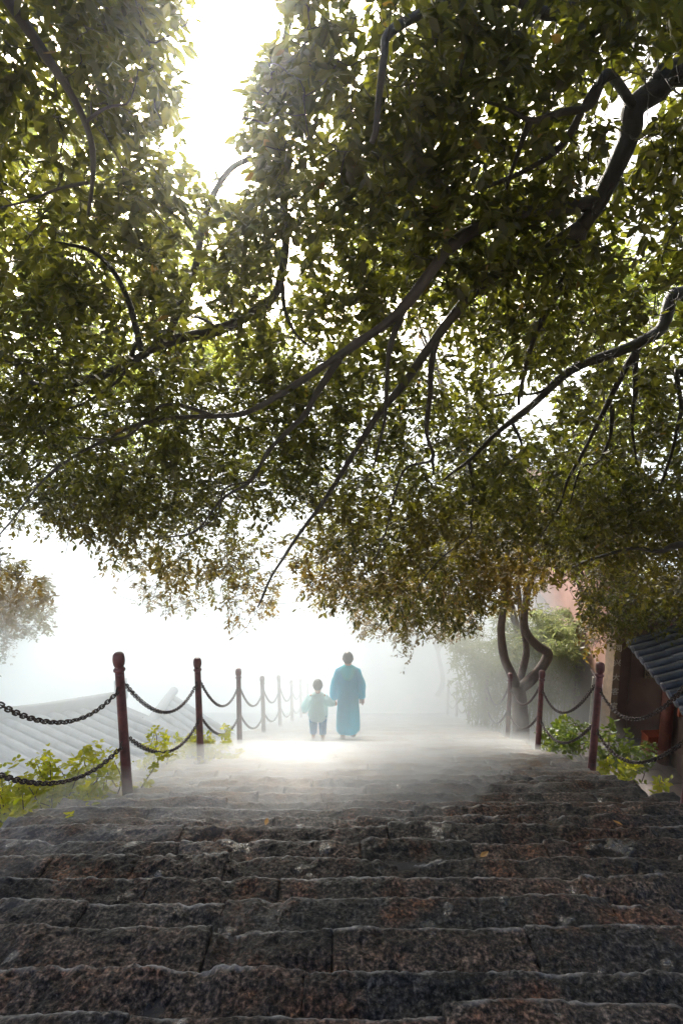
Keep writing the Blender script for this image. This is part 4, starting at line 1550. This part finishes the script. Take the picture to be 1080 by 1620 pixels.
def person(base, h, rz, coat_hem, label, child=False):
    k = h / 1.62
    root = empty('person', base, rz, label, 'person')
    S = lambda x, y, z: Vector((x * k, y * k, z * k))
    if not child:
        # right arm hangs, left arm reaches down and out to the child; left leg steps ahead
        lh, rh = S(-0.245, 0.05, 0.76), S(0.235, 0.03, 0.80)
        v = [S(0, 0, 0.86), S(0, -0.01, 1.05), S(0, -0.01, 1.22), S(0, 0, 1.335), S(0, 0.012, 1.40), S(0, 0.025, 1.46), S(0, 0.03, 1.545),
             S(-0.15, 0, 1.305), S(-0.215, 0.0, 1.06), lh, S(0.15, 0, 1.305), S(0.215, -0.01, 1.07), rh,
             S(-0.085, 0.0, 0.80), S(-0.085, 0.03, 0.44), S(-0.085, -0.01, 0.075), S(-0.09, 0.13, 0.03),
             S(0.085, 0.0, 0.80), S(0.09, 0.10, 0.45), S(0.095, 0.17, 0.075), S(0.10, 0.31, 0.035)]
    else:
        lh, rh = S(-0.31, 0.08, 0.80), S(0.36, 0.05, 0.99)
        v = [S(0, 0, 0.80), S(0, -0.01, 0.98), S(0, -0.01, 1.13), S(0, 0, 1.215), S(0, 0.012, 1.27), S(0, 0.025, 1.345), S(0, 0.03, 1.48),
             S(-0.16, 0, 1.18), S(-0.27, -0.04, 0.98), lh, S(0.16, 0, 1.18), S(0.26, -0.02, 1.05), rh,
             S(-0.10, 0.0, 0.74), S(-0.11, 0.05, 0.42), S(-0.11, 0.05, 0.075), S(-0.12, 0.20, 0.035),
             S(0.10, 0.0, 0.74), S(0.11, 0.03, 0.42), S(0.115, -0.17, 0.14), S(0.12, -0.12, 0.02)]
    e = [(0, 1), (1, 2), (2, 3), (3, 4), (4, 5), (5, 6), (3, 7), (7, 8), (8, 9), (3, 10), (10, 11), (11, 12), (0, 13), (13, 14), (14, 15), (15, 16), (0, 17), (17, 18), (18, 19), (19, 20)]
    hd = 1.25 if child else 1.0
    r = [(0.13 * k, 0.10 * k), (0.115 * k, 0.085 * k), (0.135 * k, 0.09 * k), (0.10 * k, 0.075 * k), 0.05 * k, 0.075 * k * hd, 0.078 * k * hd, 0.058 * k, 0.042 * k, 0.027 * k, 0.058 * k, 0.042 * k, 0.027 * k,
         0.085 * k, 0.055 * k, 0.038 * k, 0.032 * k, 0.085 * k, 0.055 * k, 0.038 * k, 0.032 * k]
    body = skin_mesh('body', v, e, r)
    ex = MB()
    fingers(ex, lh, (lh - v[8]), (0.25, 0.97, 0), h)
    fingers(ex, rh, (rh - v[11]), (-0.25, 0.97, 0), h)
    hc = v[6] - Vector((0, 0, 0.035 * k * hd))
    ex.tube([hc + S(0, 0.085 * hd, 0.01), hc + S(0, 0.108 * hd, -0.02), hc + S(0, 0.09 * hd, -0.03)], [0.012 * k, 0.016 * k, 0.012 * k], 6)     # nose
    for sx_ in (-1, 1):                                                                                                                  # ears
        ex.tube([hc + S(sx_ * 0.072 * hd, -0.005, 0.03), hc + S(sx_ * 0.088 * hd, -0.012, 0.0), hc + S(sx_ * 0.074 * hd, 0.0, -0.035)], [0.010 * k, 0.014 * k, 0.009 * k], 6)
    o = link('body', merge_meshes('body', [body], ex), root, M_skin)
    # eyes and mouth on the far side of the head
    mb = MB()
    for sx_ in (-1, 1): mb.lathe([(0.001, -0.006 * k), (0.012 * k, 0), (0.001, 0.006 * k)], hc + S(sx_ * 0.03, 0.086 * hd, 0.012), 8)
    mb.box(hc + S(0, 0.082 * hd, -0.06), (0.045 * k, 0.012 * k, 0.010 * k))
    mb.build('face_features', M_hair, root)
    # hair: a cap that covers crown and back of the head
    vs, fs = [], []
    n1, n2 = 12, 20
    rr = 0.098 * k * hd
    for i in range(n1 + 1):
        th = math.pi * 0.72 * i / n1
        for q in range(n2):
            a = 2 * math.pi * q / n2
            back = 0.5 - 0.5 * math.sin(a)
            t2 = th * (0.62 + 0.38 * back)
            f = 1 + 0.05 * noise.noise(Vector((math.cos(a) * 4, math.sin(a) * 4, th * 5)))
            vs.append(hc + Vector((0.92 * rr * math.sin(t2) * math.cos(a) * f, rr * math.sin(t2) * math.sin(a) * 1.02 * f, 1.12 * rr * math.cos(t2) * f + 0.01 * k)))
    for i in range(n1):
        for q in range(n2):
            q2 = (q + 1) % n2
            fs.append((i * n2 + q, (i + 1) * n2 + q, (i + 1) * n2 + q2, i * n2 + q2))
    mb = MB()
    mb.add(vs, fs)
    mb.build('hair', M_hair, root, True)
    # shoes
    for a_, b_ in ((15, 16), (19, 20)):
        mb = MB()
        A_, B_ = v[a_], v[b_]
        mb.tube([A_ + S(0, -0.035, -0.01), A_ + S(0, 0, -0.02), (A_ + B_) / 2 + S(0, 0, -0.005), B_ + S(0, 0.02, 0)], [0.040 * k, 0.050 * k, 0.048 * k, 0.036 * k], 10)
        mb.build('shoe', M_shoe, root, True)
    def sleeve(mb, a, b, c, r0, r1, r2, seed):
        C_ = spline([a, b, c], 6)
        rad = np.interp(np.linspace(0, 2, len(C_)), [0, 1, 2], [r0, r1, r2]) * np.array([1 + 0.12 * noise.noise(Vector(c_ * 14 + seed)) for c_ in C_])
        mb.tube([Vector(c_) for c_ in C_], list(rad), 12, False)
    if not child:
        mb = MB()
        vs, fs = ring_loft([(S(0, 0.0, 1.40), 0.06 * k, 0.06 * k), (S(0, 0, 1.375), 0.115 * k, 0.085 * k), (S(0, 0, 1.33), 0.195 * k, 0.115 * k), (S(0, 0, 1.26), 0.205 * k, 0.13 * k), (S(0, 0, 1.10), 0.185 * k, 0.14 * k),
                            (S(0, 0, 0.92), 0.178 * k, 0.145 * k), (S(0, 0.01, 0.70), 0.182 * k, 0.155 * k), (S(0, 0.03, 0.48), 0.198 * k, 0.175 * k), (S(0, 0.05, 0.30), 0.204 * k, 0.185 * k), (S(0.0, 0.06, coat_hem), 0.20 * k, 0.19 * k)], 36, 0.055, 0.7)
        mb.add(vs, fs)
        sleeve(mb, v[7] + S(0.02, 0, 0.0), v[8], lh + (v[8] - lh) * 0.12, 0.082 * k, 0.078 * k, 0.066 * k, 1)
        sleeve(mb, v[10] + S(-0.02, 0, 0.0), v[11], rh + (v[11] - rh) * 0.10, 0.082 * k, 0.078 * k, 0.064 * k, 5)
        mb.build('raincoat', M_coat, root, True)
        mb = MB()
        vs, fs = ring_loft([(S(0, -0.03, 1.415), 0.085 * k, 0.05 * k), (S(0, -0.06, 1.39), 0.115 * k, 0.07 * k), (S(0, -0.095, 1.33), 0.12 * k, 0.06 * k), (S(0, -0.115, 1.26), 0.095 * k, 0.05 * k), (S(0, -0.12, 1.20), 0.045 * k, 0.035 * k)], 20, 0.06, 2, True, True)
        mb.add(vs, fs)
        mb.build('hood', M_hood, root, True)
    else:
        mb = MB()
        vs, fs = ring_loft([(S(0, 0, 1.275), 0.07 * k, 0.06 * k), (S(0, 0, 1.25), 0.13 * k, 0.09 * k), (S(0, 0, 1.19), 0.205 * k, 0.13 * k), (S(0, 0, 1.05), 0.215 * k, 0.155 * k), (S(0, 0, 0.85), 0.225 * k, 0.17 * k), (S(0, 0, 0.70), 0.22 * k, 0.175 * k), (S(0, 0, 0.635), 0.19 * k, 0.16 * k)], 30, 0.08, 1.3)
        mb.add(vs, fs)
        sleeve(mb, v[7] + S(0.03, 0, 0), v[8], lh + (v[8] - lh) * 0.1, 0.10 * k, 0.11 * k, 0.075 * k, 2)
        sleeve(mb, v[10] + S(-0.03, 0, 0), v[11], rh + (v[11] - rh) * 0.1, 0.095 * k, 0.09 * k, 0.075 * k, 7)
        mb.build('rain_jacket', M_jacket, root, True)
        mb = MB()
        sleeve(mb, v[13] + S(-0.01, 0, 0.02), (v[13] + v[14]) / 2, v[14] + (v[15] - v[14]) * 0.45, 0.115 * k, 0.10 * k, 0.082 * k, 3)
        sleeve(mb, v[17] + S(0.01, 0, 0.02), (v[17] + v[18]) / 2, v[18] + (v[19] - v[18]) * 0.45, 0.115 * k, 0.10 * k, 0.082 * k, 9)
        mb.build('trousers', M_trouser, root, True)
    return root


pa = at(550, 1168, 9.8)
pa.z = tread_at(pa.y) + 0.005
person(pa, 1.73, 0.0, 0.215, "adult in a long blue plastic raincoat walking down the steps, holding a child's hand")
pc = at(503, 1166, 9.75)
pc.z = pa.z
pc.y = pa.y - 0.04
person(pc, 1.27, 0.0, 0, 'small child in a pale translucent rain jacket and blue trousers beside the adult', True)

# fallen leaves on the steps
for k, (px_, py_, words) in enumerate([(759, 1356, 'single orange fallen leaf on a step right of centre'), (420, 1300, 'yellow fallen leaf near the top lip of the steps left of centre'), (985, 1300, 'brown-yellow fallen leaf on the steps below the right post')]):
    yp = (py_ - 810) / F
    z = 1.38 / (yp - 0.2)
    P_ = at(px_, py_, z)
    mb = MB()
    v = LEAF_V * 0.065
    mb.add(v, [tuple(f) for f in LEAF_T] + [tuple(f) for f in LEAF_Q])
    o = mb.build('fallen_leaf', M_fallen)
    o.location = (P_.x, P_.y, tread_at(P_.y) + 0.022)
    o.rotation_euler = (0.15, -0.1, 0.5 + k)
    tag(o, words, 'leaf', 'fallen leaves')


# ------------------------------------------------------------------ mist and haze
def volume_mat(name, density, col, g):
    m = bpy.data.materials.new(name)
    m.use_nodes = True
    nt = m.node_tree
    nt.nodes.remove(nt.nodes['Principled BSDF'])
    v = nt.nodes.new('ShaderNodeVolumePrincipled')
    v.inputs['Color'].default_value = (*col, 1)
    v.inputs['Density'].default_value = density
    v.inputs['Anisotropy'].default_value = g
    nt.links.new(v.outputs[0], nt.nodes['Material Output'].inputs['Volume'])
    return m


M_haze = volume_mat('haze_air', HAZE, (0.97, 0.98, 1.0), 0.92)
M_mist = volume_mat('mist_air', MIST, (0.957, 0.990, 1.0), 0.5)
mb = MB()
mb.box(((GX[0] + GX[1]) / 2, (GY[0] + GY[1]) / 2, (-24 + 30) / 2), (GX[1] - GX[0] + 4, GY[1] - GY[0] + 4, 54))
tag(mb.build('haze', M_haze), 'thin pale haze in the air', 'haze', None, 'stuff')


def mist_top(x, y):
    yf = 5.6 + 2.6 * smooth01((x - 0.6) / 3.6) + 1.2 * smooth01((x - 3.6) / 3.0)
    yf -= 2.0 * smooth01((-2.0 - x) / 0.8)
    d = y - yf
    g = s_line(y)
    t = g - 0.35 + 0.8 * d
    cap = min(5.0, -3.0 + 0.10 * max(0, y - 4) + 0.45 * max(0, y - 10) + 0.8 * smooth01((-1.9 - x) / 1.6) + 3.0 * smooth01((-2.5 - x) / 2.0) * smooth01((y - 7.5) / 2.5) + 0.25 * noise.noise(Vector((x * 0.35, y * 0.35, 9))))
    return max(-23.5, min(t, cap))


mx_ = axis(-60, 60, -5, 8, 0.5, 1.3)
my_ = axis(3.0, 95, 3.0, 16, 0.5, 1.25)
n = len(mx_)
V = [(x, y, mist_top(x, y)) for y in my_ for x in mx_] + [(x, y, -23.8) for y in my_ for x in mx_]
o_ = n * len(my_)
Fq = []
for j in range(len(my_) - 1):
    for i in range(n - 1):
        a = j * n + i
        Fq.append((a, a + 1, a + 1 + n, a + n))
        Fq.append((o_ + a + n, o_ + a + 1 + n, o_ + a + 1, o_ + a))
for i in range(n - 1):
    Fq.append((i + 1, i, o_ + i, o_ + i + 1))
    a = (len(my_) - 1) * n + i
    Fq.append((a, a + 1, o_ + a + 1, o_ + a))
for j in range(len(my_) - 1):
    a = j * n
    Fq.append((a, a + n, o_ + a + n, o_ + a))
    a = j * n + n - 1
    Fq.append((a + n, a, o_ + a, o_ + a + n))
me = bpy.data.meshes.new('mist_bank')
me.from_pydata(V, [], Fq)
me.update()
tag(link('mist_bank', me, None, M_mist), 'white mist bank lying over the lower steps and the valley', 'mist', None, 'stuff')


# a thin sheet of mist creeping over the lit part of the steps
M_creep = volume_mat('creeping_mist_air', 0.55, (0.97, 0.992, 1.0), 0.3)


def creep_depth(x, y):
    lim = 0.9 + 0.55 * (y - 3.6)
    e = min(smooth01((y - 3.25) / 1.3), smooth01((lim - x) / 1.1), smooth01((x - edge_l(y) + 0.1) / 0.25), 1 - 0.75 * smooth01((y - 6.0) / 2.5))
    return 0.20 * e * (1 + 0.5 * noise.noise(Vector((x * 1.1, y * 1.1, 2))))


cx = list(np.arange(-2.6, 4.6, 0.12))
cyy = list(np.arange(3.2, 19.5, 0.15))
n = len(cx)
V = [(x, y, s_line(y) + 0.01 + creep_depth(x, y)) for y in cyy for x in cx] + [(x, y, s_line(y) + 0.005 - (0.25 if creep_depth(x, y) > 0.004 else 0.0)) for y in cyy for x in cx]
o_ = n * len(cyy)
Fq = []
for j in range(len(cyy) - 1):
    for i in range(n - 1):
        a = j * n + i
        Fq.append((a, a + 1, a + 1 + n, a + n))
        Fq.append((o_ + a + n, o_ + a + 1 + n, o_ + a + 1, o_ + a))
for i in range(n - 1):
    Fq.append((i + 1, i, o_ + i, o_ + i + 1))
    a = (len(cyy) - 1) * n + i
    Fq.append((a, a + 1, o_ + a + 1, o_ + a))
for j in range(len(cyy) - 1):
    a = j * n
    Fq.append((a, a + n, o_ + a + n, o_ + a))
    a = j * n + n - 1
    Fq.append((a + n, a, o_ + a, o_ + a + n))
me = bpy.data.meshes.new('creeping_mist')
me.from_pydata(V, [], Fq)
me.update()
tag(link('creeping_mist', me, None, M_creep), 'low sheet of white mist creeping over the steps', 'mist', None, 'stuff')
